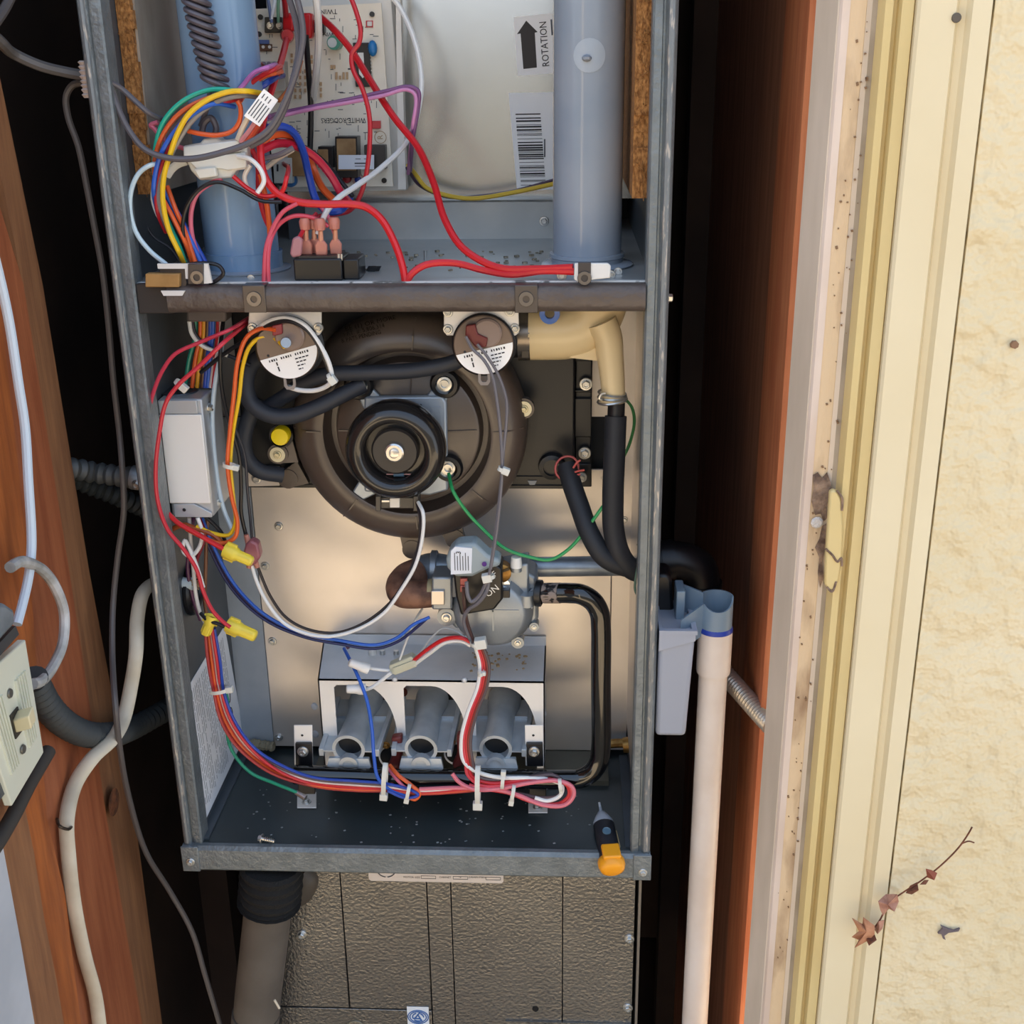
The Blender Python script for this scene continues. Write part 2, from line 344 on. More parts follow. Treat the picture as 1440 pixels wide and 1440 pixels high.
# back of the burner compartment
xg = A(372, 900, YB).x; xr = A(858, 900, YB).x; xlo = A(345, 560, YB).x
zp = A(600, 686, YB).z
G().box(xg, xr, YB, YB+.004, ZF+.006, zp+.02).obj('heat_exchanger_panel', galv, fu, bevel=.0008)
G().box(.2062, .2072, .02, YB+.003, .07, ZD-.004).obj('side_liner', galv, fu)
G().box(xr+.0008, .2065, YB+.003, YB+.006, ZF+.006, ZD-.004).obj('heat_exchanger_panel', galv, fu)
G().box(A(262, 500, YB).x, xr, YB+.006, YB+.009, A(600, 588, YB).z, ZD-.004).obj('upper_back_panel', galv, fu)
G().box(-.208, xg-.0008, YB+.002, YB+.005, ZF, A(300, 588, YB).z).obj('back_flange', mat('flange_skylit_paint', 'a6afb8', .45, .2, col2='98a2ac', nscale=25), fu)  # flange colour lightened to paint in sky light from the right
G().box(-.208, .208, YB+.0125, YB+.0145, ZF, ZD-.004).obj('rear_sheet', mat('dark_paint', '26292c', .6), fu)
for x, y in ((361, 674), (392, 740), (373, 796), (383, 902), (392, 1037)): screw(fu, A(x, y, YB-.0005), .0045)
for x, y in ((878, 731), (900, 732), (805, 566), (848, 671)): screw(fu, A(x, y, YB+.0025), .0035)
G().box(A(440, 1060, .12).x, A(856, 1060, .12).x, .108, YB, ZF, ZF+.006).obj('burner_ledge', mat('ledge', '6e6c60', .5, .6, col2='5f5d52', nscale=20), fu)
G().tube(smooth_path(px([(842, 1047), (858, 1046), (870, 1045), (889, 1046)], YB-.012)), .005, 10).obj('brass_nipple', brass, fu)
G().cyl(A(876, 1048, YB-.014), A(890, 1047, YB-.014), .008, .0095, 12).obj('brass_fitting', brass, fu)
G().tube(smooth_path([A(345, 1050, YB)+V((0, -.004, 0)), A(355, 1046, YB-.006), A(372, 1048, YB-.004), A(385, 1050, YB-.006)]), .0055, 8, rf=lambda t, i: .8+.35*((i*7) % 5)/5).obj('sealant', mat('sealant', '8d8570', .9, bump=.8, bscale=300), fu)
# blower deck and rail
deckm = mat('deck_paint', 'b4b8b8', .36, .5, col2='a6abac', nscale=18)
G().box(-.208, .208, .010, .42, ZD-.003, ZD).obj('blower_deck', deckm, fu)
G().box(-.2034, .2034, .0065, .0105, ZD-.0075, ZD+.0003).obj('deck_lip', mat('deck_lip', 'd9d8d4', .6, col2='6d6c6a', nscale=90, lo=.58, hi=.66), fu)
railm = mat('rail_coating', '5d534d', .42, .1, col2='544a45', nscale=40, bump=.9, bscale=110)
zt, zb = A(560, 401.5, -.005).z, A(560, 441, -.005).z
xa = A(236, 425, -.004).x
prof = [(.0065, zb+.002), (.002, zb), (-.0035, zb+.0015), (-.006, zb+.006), (-.006, zt-.006), (-.0035, zt-.0015), (.001, zt), (.0065, zt)]
G().prism([(xa, y, z) for y, z in prof], (.2034-xa, 0, 0)).obj('cross_rail', railm, fu, ang=50)
G().box(-.2034, xa+.002, .002, .008, zb-.001, zt+.001).obj('rail_end', mat('rail_end', '34302e', .5), fu, bevel=.001)
for x in (358, 740):
    c = A(x, 420, -.0062)
    g = G(); g.box(c.x-.009, c.x+.009, c.y-.0012, c.y, c.z-.011, c.z+.0105); g.box(c.x-.009, c.x+.009, c.y-.001, c.y+.014, c.z+.0095, c.z+.0108)
    k = g.obj('nut_clip', mat('clip_steel', '5c5550', .35, .6), fu, bevel=.0005)
    G().lathe((c.x, c.y-.0014, c.z), (0, -1, 0), [(.0028, -.004), (.0028, .001), (.0058, .001), (.0062, 0)], 18).obj('clip_hole', mat('clip_ring', '7b7570', .3, .8), k)
# blower compartment
yu = .285; yq = .258
xul = A(395, 150, yu).x; xur = A(905, 150, yu).x
upm = mat('upper_panel', 'c8c8c4', .2, .95, col2='bdbdba', nscale=8, bump=.02, bscale=40)
zfl = A(600, 282, yq).z
G().box(xul, xur, yu, yu+.004, zfl-.002, ZTOP).obj('blower_access_panel', upm, fu)
xf0, xf1 = A(430, 310, yq).x, A(800, 310, yq).x
g = G(); g.box(xf0, xf1, yq, yq+.002, ZD, zfl); g.box(xf0, xf1, yq, yu, zfl-.002, zfl)
pf = g.obj('panel_flange', deckm, fu); screw(pf, A(765, 311, yq-.001), .0048); screw(pf, A(458, 313, yq-.001), .004)
G().box(A(404, 310, yq).x, A(432, 310, yq).x, yq+.003, yq+.005, ZD, zfl-.004).obj('panel_flange', paint_in, fu)
G().box(-.208, .208, .42, .424, ZD, ZTOP).obj('rear_sheet', mat('void_darkness', '1d1f22', .8), fu)  # near-black sheet paints the darkness deep in the blower compartment
fib = mat('fibreglass', 'b8834c', .95, col2='7c5028', nscale=420, detail=8, stretch=(1, 1, .6), bump=1, bscale=300)
foil = mat('insulation_facing', 'b2ada4', .7, col2='75604a', nscale=14, stretch=(1, 1, .5), lo=.42, hi=.7, detail=7)
for s_, y0, zlo in ((-1, .045, .625), (1, .035, .62)):
    x0, x1_ = (-.2075, -.1945) if s_ < 0 else (.193, .2075)
    g = G(); g.box(x0, x1_, y0+.004, .225, zlo, ZTOP)
    ins = g.obj('insulation', foil if s_ < 0 else fib, fu)
    g = G(); rr = random.Random(3)
    zz = [zlo+i*.0125 for i in range(30)]
    for z0_, z1_ in zip(zz, zz[1:]):
        d = rr.uniform(0, .003); g.box(x0, x1_-rr.uniform(0, .0025), y0-d, y0+.006, z0_, z1_+.001)
    for i in range(140):
        z = rr.uniform(zlo-.004, min(zlo+.36, ZTOP)); x = rr.uniform(x0+.001, x1_); p = V((x, y0-.001, z)); a = rr.uniform(-.5, .5)
        g.tube([p, p+V((rr.uniform(-.004, .004), -rr.uniform(.001, .004), rr.uniform(-.004, .003))), p+V((a*.008, -rr.uniform(.0, .003), rr.uniform(-.014, .006)))], .00028, 4)
    stuff(g.obj('torn_fibre_edge', fib, ins))
# loose chips on the deck
g = G(); rr = random.Random(5)
for i in range(60):
    x, y = rr.uniform(-.06, .12), rr.uniform(.06, .17); q = rr.uniform(.0006, .0018)
    g.obox((x, y, ZD+q*.5), (q, q*.5, 0), (-q*.4, q*.8, 0), (0, 0, q*.5))
tag(stuff(g.obj('debris_crumbs', mat('crumbs', '3c3a34', .9, col2='a59a84', nscale=300))), 'small dark crumbs and flakes scattered across the grey blower deck', 'debris')
g = G(); rr = random.Random(9)
for i in range(75):
    c = A(rr.uniform(350, 860), rr.uniform(1125, 1192), .05); x, y = c.x*1.0, rr.uniform(.005, .10); q = rr.uniform(.0003, .0008)
    g.obox((x, y, ZF+q*.4), (q*1.3, q*.5, 0), (-q*.4, q*.8, 0), (0, 0, q*.4))
tag(stuff(g.obj('dust_specks', mat('specks', '8a8d8c', .9))), 'pale dust specks and scrapings scattered on the dark furnace floor pan', 'dust')
g = G().cyl(A(598, 366, .09), A(598, 352, .09), .0012, .0016, 8).lathe(V((A(598, 366, .09).x, .09, ZD)), (0, 0, 1), [(0, 0), (.0045, 0), (.004, .002), (0, .0025)], 6)
tag(g.obj('screw', steel), 'zinc screw standing upside down on its head on the grey deck', 'screw')
c = A(524, 378, .06)
g = G(); [g.obox((c.x+dx, c.y+dy, ZD+.002), (.003, 0, 0), (0, .002, 0), (.001, 0, .0018)) for dx, dy in ((0, 0), (.003, .002), (-.002, .003))]
tag(g.obj('dirt_lump', mat('dirt', '15181c', .8)), 'black lump of dirt on the grey deck beside the relay', 'debris')

# printed sheet on the left side panel
XS = -.2076
sh = [AX(257, 978, XS), AX(315, 880, XS), AX(343, 1036, XS), AX(286, 1158, XS)]
shm = mat('notice_sheet', 'f4f6fa', .5)
st = thing('instruction_sheet', 'pale printed instruction sheet stuck inside the left furnace side panel', 'sheet', sum(sh, V((0, 0, 0)))/4)
G().prism(sh, (.0006, 0, 0)).obj('sheet', shm, st)
O = sh[0]; ex = (sh[1]-sh[0]); ey = (sh[3]-sh[0]); g = G(); rr = random.Random(2)
for k in range(30):
    u = .05+k*.034+(.02 if k > 8 else 0)+(.02 if k > 18 else 0)
    if u > .93: break
    v = .05
    while v < .9:
        w_ = rr.uniform(.02, .13); v2 = min(v+w_, .93)
        if not (u > .8 and .45 < v < .72): 
            a = [O+ex*uu+ey*vv+V((.0009, 0, 0)) for uu, vv in ((u, v), (u, v2), (u+.007, v2), (u+.007, v))]
            g.quad(*a)
        v = v2+.012+(rr.random() < .12)*.12
stuff(g.obj('print_lines', mat('ink_pale', '70757f', .7), st, smooth=False))
g = G()
for v in (.5, .66):
    c = O+ex*.87+ey*v+V((.0009, 0, 0)); g.tube(circ(c, .006, 20, V(ex).normalized()*.7, V(ey).normalized()*1.4, close=True), .0005, 6, caps=False)
g.obj('round_emblem', ink, st)

# ================================================================ coil case under the furnace
emb = mat('embossed_foil', '92908c', .26, .85, col2='84827f', nscale=10, bump=.55, bscale=300)
yc = .05
xcr = A(892, 1330, yc).x; zc1 = -.003
cc = thing('coil_case', 'embossed grey metal coil case standing under the open furnace', 'coil case', (.05, .3, -.6))
x_ = [A(400, 1420, yc).x-.03, A(486, 1340, yc).x, A(604, 1340, yc).x, A(637, 1340, yc).x, A(791, 1340, yc).x, xcr]
zsp = A(500, 1418, yc).z
for i, (a, b) in enumerate(zip(x_, x_[1:])):
    lo = zsp+.0006 if i < 2 else -.6
    if i == 0:
        zq = A(420, 1260, yc).z
        G().prism([(a, yc, lo), (b-.0005, yc, lo), (b-.0005, yc, zc1), (A(440, 1245, yc).x, yc, zc1), (A(412, 1285, yc).x, yc, A(412, 1285, yc).z), (a, yc, A(412, 1285, yc).z)], (0, .01, 0)).obj('case_panel', emb, cc, bevel=.0006)
    else: G().box(a+.0005, b-.0005, yc, yc+.01, lo, zc1).obj('case_panel', emb, cc, bevel=.0006)
G().box(x_[0], x_[2]-.0005, yc-.0005, yc+.01, -.6, zsp-.0006).obj('case_panel', emb, cc, bevel=.0006)
G().box(x_[0], xcr, yc+.008, .55, -.6, zc1-.001).obj('case_body', mat('case_body', '3a3734', .6, .4), cc)
G().box(xcr+.0025, xcr+.005, yc-.006, .5, -.6, zc1).obj('case_edge', mat('case_edge', '8a847d', .4, .6), cc)
G().box(A(711, 1434, yc).x, xcr-.001, yc-.0022, yc-.0002, -.45, A(711, 1434, yc).z).obj('lower_plate', emb, cc)
for x, y in ((424, 1314), (885, 1320), (883, 1417)): screw(cc, A(x, y, yc-.0002), .0052)
G().lathe(A(753, 1419, yc-.0004), (0, -1, 0), [(0, 0), (.0034, 0)], 16).obj('screw_hole', mat('hole', '0a0a0a', .9), cc)
G().lathe(A(500, 1445, yc-.0008), (0, -1, 0), [(.0075, 0), (.008, .001), (.0095, .001), (.010, 0)], 24).obj('knockout', mat('knock', '8b8778', .5, .6), cc)
# rating sticker, cut off by the cabinet's lower rail
c0, c1 = A(519, 1238, yc-.0004), A(708, 1238, yc-.0004)
lb = G().prism([(c0.x+.002, c0.y, c0.z), (c0.x, c0.y, c0.z+.002), (c0.x, c0.y, zc1), (c1.x, c0.y, zc1), (c1.x, c0.y, c0.z+.002), (c1.x-.002, c0.y, c0.z)], (0, -.0005, 0)).obj('rating_sticker', mat('sticker', 'd9cfc8', .6), cc)
yl = c0.y-.0005; zl = A(600, 1233.5, yl).z
for s_, xx in (('MOTOR SIZE', 579), ('CABINET', 626), ('DRAIN PAN', 671)): text(s_, A(xx, 1233.5, yl), (1, 0, 0), (0, 0, 1), .0022, ink, lb, w=.0165 if len(s_) > 7 else .012)
g = G()
for a, b in ((592, 613), (637, 658), (683, 704)):
    xa_, xb_ = A(a, 1233, yl).x, A(b, 1233, yl).x
    g.frame([(xa_, yl, zl-.0018), (xb_, yl, zl-.0018), (xb_, yl, zl+.0018), (xa_, yl, zl+.0018)], [(xa_+.0004, yl, zl-.0014), (xb_-.0004, yl, zl-.0014), (xb_-.0004, yl, zl+.0014), (xa_+.0004, yl, zl+.0014)], (0, -.0003, 0))
g.obj('form_box', ink, lb, smooth=False)
text('18', A(647, 1233.5, yl), (1, 0, 0), (0, 0, 1), .0017, ink, lb)
g = G(); cw = A(543, 1222, yl)
for k in range(11):
    for s_ in (-1, 1):
        t = math.radians(-90+s_*(12+k*9)); g.obox(cw+V((math.cos(t)*.0095, -.0003, math.sin(t)*.0095)), (.0011*math.sin(t), 0, -.0011*math.cos(t)), (0, .0002, 0), (.0005*math.cos(t), 0, .0005*math.sin(t)))
g.obj('wreath_emblem', inkgrey, lb)
rows = [(-.008+i*.0042, -.0048+i*.0042+.0002, .0006*(i % 2), .0006) for i in range(9)]
lines(A(590, 1228, yl), (1, 0, 0), (0, 0, 1), rows, inkgrey, lb)
# small square sticker with the blue round emblem
ya = yc-.0008; c = A(588, 1430, ya)
sk = G().box(c.x-.0115, c.x+.0115, ya, ya+.0005, c.z-.016, A(588, 1416, ya).z).obj('emblem_sticker', mat('sticker_white', 'd4dbe4', .5), cc)
blue = plastic('2b5d9c', .5); g = G(); yb_ = ya-.0002
for r_ in (.0102, .0082): g.tube([c+V((x*1.06, -.0002, z)) for x, z in [(r_*math.cos(t*math.pi/18), r_*.86*math.sin(t*math.pi/18)) for t in range(37)]], .0006, 6, caps=False)
tri = [c+V((.0012, -.0003, .0058)), c+V((-.0052, -.0003, -.0025)), c+V((.0052, -.0003, -.0028))]
g.tube([tri[0]+V((.0012, 0, .0008)), c+V((-.0032, -.0003, -.0012))], .0008, 6); g.tube([c+V((-.0058, -.0003, -.0018)), c+V((.0028, -.0003, -.0022))], .0007, 6); g.tube([c+V((.0004, -.0003, .002)), c+V((.0038, -.0003, -.0048))], .0008, 6)
for a0, a1 in ((110, 190), (0, 65), (225, 310)): g.tube([c+V((.0058*math.cos(math.radians(t)), -.0003, .0052*math.sin(math.radians(t)))) for t in range(a0, a1+1, 8)], .0007, 6)
g.obj('round_emblem', blue, sk)
# insulated line in front of the case
ip = thing('insulated_pipe', 'grey foam-sleeved refrigerant pipe rising in front of the coil case', 'pipe', A(362, 1440, .02))
grey_foam = mat('grey_foam', '5d564f', .75, col2='504942', nscale=18, bump=.15, bscale=150)
P = px([(378, 1262), (376, 1285), (370, 1340), (363, 1400), (361, 1424)], .015)
G().tube(smooth_path(P), .0235, 24).obj('foam_sleeve', grey_foam, ip)
G().tube(smooth_path(px([(360, 1425), (356, 1470), (350, 1520)], .015)), .0245, 24).obj('foam_sleeve', grey_foam, ip)
g = G(); g.tube(smooth_path(px([(382, 1214), (381, 1240), (379, 1262), (378, 1272)], .015)), .030, 20, rf=lambda t, i: 1+.05*((i*5) % 3-1)); g.obj('foam_collar', foamblk, ip)
tag(G().tube(px([(386, 1406), (393, 1418)], -.011), .0012, 6).obj('wood_splinter', plastic('cfc3ae', .7)), 'pale splinter lying against the grey foam sleeved pipe', 'splinter')
g = G(); g.tube(smooth_path(px([(425, 1228), (436, 1240), (428, 1262), (418, 1270)], .045)), .004, 8, flat=2.5); tag(g.obj('tape_flap', mat('tape', '4a443e', .5)), 'crumpled dark tape flap beside the black foam pipe collar', 'tape')
# ================================================================ components inside the cabinet
def rp_(x, y, r, Y): return (A(x+r, y, Y)-A(x, y, Y)).length
FR = (0, -1, 0)
# ---- grey vent pipes standing on the deck
pvc = mat('grey_pvc', '98a0aa', .16, col2='8794a3', nscale=10, spec=.5)
pvc2 = mat('sky_tinted_pvc', '7f9cb8', .16, col2='7594b6', nscale=10)  # sky reflection on the left pipe painted into its grey as blue
Yp = .088
c = A(827, 200, Yp); rp1 = rp_(827, 200, 49.5, Yp)
vp = thing('vent_pipe', 'smooth grey plastic vent pipe standing right of the barcode sticker', 'pipe', (c.x, Yp, ZD))
b0 = V((c.x, Yp, ZD))
G().lathe(b0, (0, 0, 1), [(rp1, .004), (rp1, .42)], 48).obj('pipe', pvc, vp)
zc = A(827, 362, Yp-rp1).z-ZD
G().lathe(b0, (0, 0, 1), [(rp1, .003), (rp1*1.06, .003), (rp1*1.06, zc-.004), (rp1*1.1, zc-.003), (rp1*1.1, zc), (rp1, zc)], 48).obj('collar', pvc, vp)
G().lathe(b0, (0, 0, 1), [(rp1, .0002), (rp1*1.32, .0002), (rp1*1.36, .0015), (rp1*1.3, .003), (rp1, .004)], 40).obj('base_gasket', pvc, vp)
g = G(); cz = A(827, 78, Yp-rp1).z; rs = rp_(827, 78, 23, Yp-rp1); vs = []
ring = [(t/24*2*math.pi) for t in range(24)]
def cylp(u, v, o): a = u/rp1; return V((c.x+math.sin(a)*(rp1+o), Yp-math.cos(a)*(rp1+o), cz+v))
g.add([cylp(0, 0, .0006)]+[cylp(rs*.6*math.cos(t), rs*.6*math.sin(t), .0006) for t in ring]+[cylp(rs*math.cos(t), rs*math.sin(t), .0004) for t in ring],
      [(0, 1+k, 1+(k+1) % 24) for k in range(24)]+[(1+k, 25+k, 25+(k+1) % 24, 1+(k+1) % 24) for k in range(24)])
g.obj('round_patch', mat('patch', 'a3adb8', .3), vp)
g = G(); g.sphere(cylp(-.002, -.002, .0005), .004, 10, sq=.7); g.obj('nib', mat('patch2', '8c939c', .5), vp)
for x in (787, 869): screw(vp, A(x, 382, .04), .0036)
Yl = .075
ca, cb = A(341, 350, Yl), A(300, 0, Yl); rp2 = rp_(330, 300, 51, Yl)
vq = thing('vent_pipe', 'grey plastic vent pipe with painted sky-blue cast behind the wiring harness and white plug', 'pipe', (ca.x, Yl, ZD))
d = (cb-V((ca.x, Yl, ZD+.03))); d = V((d.x*.6, 0, d.z)); base = V((ca.x, Yl, ZD))
G().lathe(base, d, [(rp2, .003), (rp2, .42)], 48).obj('pipe', pvc2, vq)
zc = A(341, 360, Yl-rp2).z-ZD
G().lathe(base, (0, 0, 1), [(rp2, .001), (rp2*1.07, .001), (rp2*1.07, zc-.003), (rp2*1.085, zc), (rp2, zc)], 48).obj('collar', pvc2, vq)
G().lathe(base, (0, 0, 1), [(rp2, .0002), (rp2*1.28, .0002), (rp2*1.3, .0015), (rp2, .003)], 40).obj('base_gasket', pvc, vq)
screw(vq, A(353, 392, .03), .0034)
# ---- coiled cord
pts = []; N = 300
K0, K1 = A(262, -70, .032), A(302, 118, .036)
for i in range(N+1):
    t = i/N; q = A(262+34*t+8*t*t, -70+188*t, .033); a = t*2*math.pi*16
    pts.append(q+V((math.cos(a)*.0096, math.sin(a)*.0096, math.cos(a)*-.003)))
pts += px([(296, 128), (291, 150), (286, 168), (282, 178)], .036)
cw_ = G().tube(pts, .0022, 8).obj('coiled_cord', mat('cord_grey', '565158', .35)); tag(cw_, 'dark grey coiled spring cord hanging in front of the left pipe', 'cord')
tag(G().tube(smooth_path(px([(283, 190), (288, 172), (297, 166), (304, 180), (302, 190)], .034)), .0026, 8).obj('cord_tail', mat('cord_grey', '565158', .35)), 'short dark curled cord tail below the green and yellow harness wires', 'cord')

# ---- control board
Yk = .24
cbd = thing('control_board', 'cream circuit board with relays and resistors on a white plastic tray', 'circuit board', A(460, 262, Yk))
tray = mat('tray', 'ece7de', .45); pcb = mat('pcb', 'f6eddb', .45, col2='efe4d0', nscale=30)
G().prism(px([(372, -30), (548, -30), (571, 268), (392, 270)], Yk+.012), (0, .02, 0)).obj('tray', tray, cbd, bevel=.001)
G().prism(px([(556, -30), (562, -30), (571, 266), (560, 266)], Yk-.0005), (0, .014, 0)).obj('tray_wall', tray, cbd)
G().prism(px([(350, 13), (536, 4), (553, 262), (388, 263), (366, 100)], Yk), (0, .0024, 0)).obj('circuit_card', pcb, cbd)
def pbox(x0, x1, y0, y1, Y, t, m, name, par, sk=0, bevel=.0006):     # box seen at those pixels, front at Y, t deep
    P = px([(x0, y0), (x1, y0), (x1+sk, y1), (x0+sk, y1)], Y); return G().prism(P, (0, t, 0)).obj(name, m, par, bevel=bevel)
def pdisc(x, y, r, Y, t, m, name, par, dome=0, n=20, inner=0):
    R = rp_(x, y, r, Y); pr = [(R, -t), (R, -dome*R*.4), (R*.8, 0)]+([(0, dome*R*.3)] if not inner else [(R*inner, 0), (R*inner, -t*.6), (0, -t*.6)])
    return G().lathe(A(x, y, Y), FR, pr, n).obj(name, m, par)
grey_c = mat('connector_grey', 'c4c2ba', .45); relayb = mat('relay_black', '1d1a19', .3); tan = mat('relay_tan', 'b08d62', .35, col2='8d6b45', nscale=60)
tb = pbox(372, 396, 24, 46, Yk-.009, .009, relayb, 'terminal_block', cbd)
screw(tb, A(380, 36, Yk-.0095), .0034); screw(tb, A(393, 36, Yk-.0095), .0032)
pbox(441, 456, 28, 46, Yk-.009, .009, relayb, 'terminal_block', cbd)
for x, y in ((523, 20), (366, 24), (364, 48), (540, 254)): pdisc(x, y, 3.6, Yk-.002, .002, relayb, 'standoff', cbd)
pdisc(469, 60, 9.5, Yk-.016, .016, mat('cap_green', '4f8f78', .35), 'capacitor', cbd); pdisc(467, 60, 6.5, Yk-.0163, .001, steel, 'capacitor_top', cbd)
pbox(489, 496, 96, 98, Yk-.001, .001, inkgrey, 'component', cbd); pbox(496, 519, 60, 122, Yk-.005, .005, relayb, 'chip', cbd, sk=4)
G().prism(px([(503, 74), (511, 74), (512, 90), (503, 90)], Yk-.0054), (0, .0004, 0)).obj('chip_label', white, cbd)
G().prism(px([(504, 92), (509, 100), (514, 106), (510, 110), (505, 104)], Yk-.0054), (0, .0004, 0)).obj('chip_label', white, cbd)
g = G()
for i in range(12):
    for x in (497.5, 519.5):
        c = A(x+i*.36, 63+i*5.2, Yk-.002); g.obox(c, (.0009, 0, 0), (0, .0018, 0), (0, 0, .0006))
stuff(g.obj('chip_pins', steel, cbd))
G().sphere(A(524, 68, Yk-.005), .0045, 12, axis=(0, 0, 1), sq=1.6).obj('capacitor', plastic('2f7fc0', .3), cbd)
pbox(516, 523, 30, 37, Yk-.002, .002, plastic('e8e2da'), 'light', cbd)
G().frame(px([(514.5, 29), (524.5, 29), (524.5, 38.5), (514.5, 38.5)], Yk-.001), px([(516, 30.5), (523, 30.5), (523, 37), (516, 37)], Yk-.001), (0, .001, 0)).obj('light_outline', plastic('c8333a'), cbd)
pbox(523, 535, 170, 181, Yk-.004, .004, plastic('d8474a', .3), 'jumper', cbd)
pbox(471, 502, 192, 250, Yk-.020, .020, relayb, 'relay', cbd, sk=1); pbox(473, 500, 195, 240, Yk-.0206, .001, tan, 'relay_face', cbd, sk=1)
pbox(447, 468, 206, 236, Yk-.016, .016, relayb, 'relay', cbd, sk=1); pbox(446, 461, 210, 236, Yk-.0166, .001, tan, 'relay_face', cbd, sk=1)
pbox(404, 440, 212, 248, Yk-.014, .014, tan, 'relay', cbd, sk=2); pbox(512, 541, 204, 238, Yk-.014, .014, mat('relay_dark', '3c3733', .4), 'relay', cbd, sk=1)
ls = pbox(476, 526, 218, 238, Yk-.0220, .0006, mat('label_blue_white', 'e6eaf2', .5), 'sticker', cbd, bevel=0)
lines(A(512, 228, Yk-.0220), (1, 0, 0), (0, 0, 1), [(-.008, -.003, .003, .0006), (0, .004, .003, .0006), (-.009, .005, -.001, .0012), (-.009, .002, -.0035, .0006)], inkgrey, ls)
pbox(362, 400, 86, 128, Yk-.014, .014, grey_c, 'wire_socket', cbd, sk=2)
for x in (371, 378, 386): pdisc(x, 90, 3.2, Yk-.0145, .001, mat('socket_hole', '8a8090', .6), 'socket_hole', cbd)
pbox(384, 410, 222, 258, Yk-.016, .016, grey_c, 'wire_socket', cbd, sk=1)
for x in (389, 405): pbox(x, x+2.5, 231, 241, Yk-.0164, .001, ink, 'socket_hole', cbd, bevel=0)
pdisc(408, 254, 9, Yk-.006, .006, plastic('3d78b4'), 'varistor', cbd); pdisc(393, 256, 6, Yk-.01, .01, plastic('1d2738'), 'capacitor', cbd)
pdisc(487, 252, 6, Yk-.007, .007, plastic('b3262a', .3), 'capacitor', cbd, dome=1); pdisc(503, 253, 8, Yk-.006, .006, plastic('c9a79b'), 'terminal_tab', cbd)
pdisc(503, 253, 5, Yk-.008, .004, plastic('2f489c', .3), 'terminal_tab', cbd, dome=1)
pbox(356, 382, 62, 72, Yk-.003, .003, plastic('6b4a33', .5), 'component', cbd)
for x in (361, 370, 379): pdisc(x, 66, 2.2, Yk-.0034, .001, white, 'solder_pad', cbd)
pbox(362, 378, 56, 62, Yk-.004, .003, plastic('5a6da0', .5), 'component', cbd)
resm = plastic('c9a57c', .4); bandm = plastic('6a3a24', .5)
for gx, gy, nx, ny, dx, dy in ((410, 78, 3, 2, 5, 8), (438, 80, 2, 4, 6, 7), (473, 104, 4, 2, 5, 5), (415, 100, 4, 5, 7, 9), (444, 118, 2, 3, 7, 8), (462, 94, 3, 1, 4, 4)):
    for i in range(nx):
        for j in range(ny):
            x, y = gx+i*dx, gy+j*dy
            if (i*3+j*5+gx) % 7 == 0: continue
            r = pbox(x-1.4, x+1.4, y-2.6, y+2.6, Yk-.0018, .0016, resm, 'resistor', cbd, bevel=0)
g = G(); rr = random.Random(4)
for i in range(150):
    x, y = rr.uniform(372, 530), rr.uniform(20, 200)
    if 485 < x < 530 and 55 < y < 125: continue
    if y > 90 and x < 402: continue
    a, b = (rr.uniform(1.2, 4), .5) if rr.random() < .7 else (.4, rr.uniform(1.5, 5))
    g.prism(px([(x-a, y-b), (x+a, y-b), (x+a, y+b), (x-a, y+b)], Yk-.00025), (0, .0002, 0))
stuff(g.obj('print_lines', inkgrey, cbd, smooth=False))
UD = ((-1, 0, 0), (0, 0, -1))
text('WHITE-RODGERS', A(483, 169, Yk), *UD, .0046, ink, cbd, w=rp_(483, 169, 63, Yk))
text('TWIN!', A(461, 16, Yk), *UD, .0042, ink, cbd); text('TWIN!', A(463, 48, Yk), *UD, .0034, ink, cbd)
text('R', A(535, 193, Yk), (0, 0, 1), (-1, 0, 0), .005, mat('ink_tan', 'b59264', .6), cbd)
G().tube(circ(A(535, 193, Yk-.0002), .0055, 20, close=True), .0003, 5, caps=False).obj('round_mark', mat('ink_tan', 'b59264', .6), cbd)
redq = plastic('c4161c', .3)
for x, y0, y1, s in ((405, 18, 56, 1), (430, 18, 54, 0)):
    t = thing('spade_connector', ['red spade connector on the board behind the white and grey wires', 'red flag spade connector at the left of the circuit board top'][s], 'connector', A(x, y1, Yk-.022))
    pbox(x-8, x+8, y0, y1-12*s, Yk-.026, .014, redq, 'sleeve', t, bevel=.002)
    if s: G().cyl(A(x-1, y1-6, Yk-.020), A(x-1, y1-6, Yk-.036), .0065, .0052, 16).obj('barrel', redq, t)

# ---- stickers on the access panel
Yt = yu-.0005
rl = thing('rotation_sticker', 'white sticker with a black up arrow and the word ROTATION', 'sticker', A(755, 65, Yt))
G().prism(px([(722, 24), (790, 17), (794, 102), (728, 107)], Yt), (0, .0004, 0)).obj('sticker', paper, rl, smooth=False)
G().prism(px([(727, 48), (740, 29), (756, 45), (752, 46), (755, 95), (736, 97), (732, 47)], Yt-.0002), (0, .0002, 0)).obj('arrow', mat('ink_brown', '2c2624', .5), rl, smooth=False)
up_ = (A(762, 30, Yt)-A(767, 97, Yt)).normalized()
text('ROTATION', A(766, 62, Yt), up_, (up_.z*-1, 0, up_.x), .0068, ink, rl, w=.0395)
lines(A(776, 40, Yt), up_, (-up_.z, 0, up_.x), [(-.006, .008, 0, .0016)], inkgrey, rl)
bl = thing('barcode_sticker', 'white barcode sticker on the panel below the rotation arrow sticker', 'sticker', A(750, 200, Yt))
G().prism(px([(715, 131), (790, 129), (795, 266), (727, 268)], Yt), (0, .0004, 0)).obj('sticker', paper, bl, smooth=False)
g = G(); rr = random.Random(11); y = 160
while y < 262:
    h = rr.choice([.7, .7, 1.0, 1.6, 2.2]); dx = (y-160)*.075
    g.prism(px([(725+dx, y), (760+dx, y-.6), (760+dx, y-.6+h), (725+dx, y+h)], Yt-.0002), (0, .0002, 0)); y += h+rr.choice([.9, 1.2, 1.2, 2.2, 4])
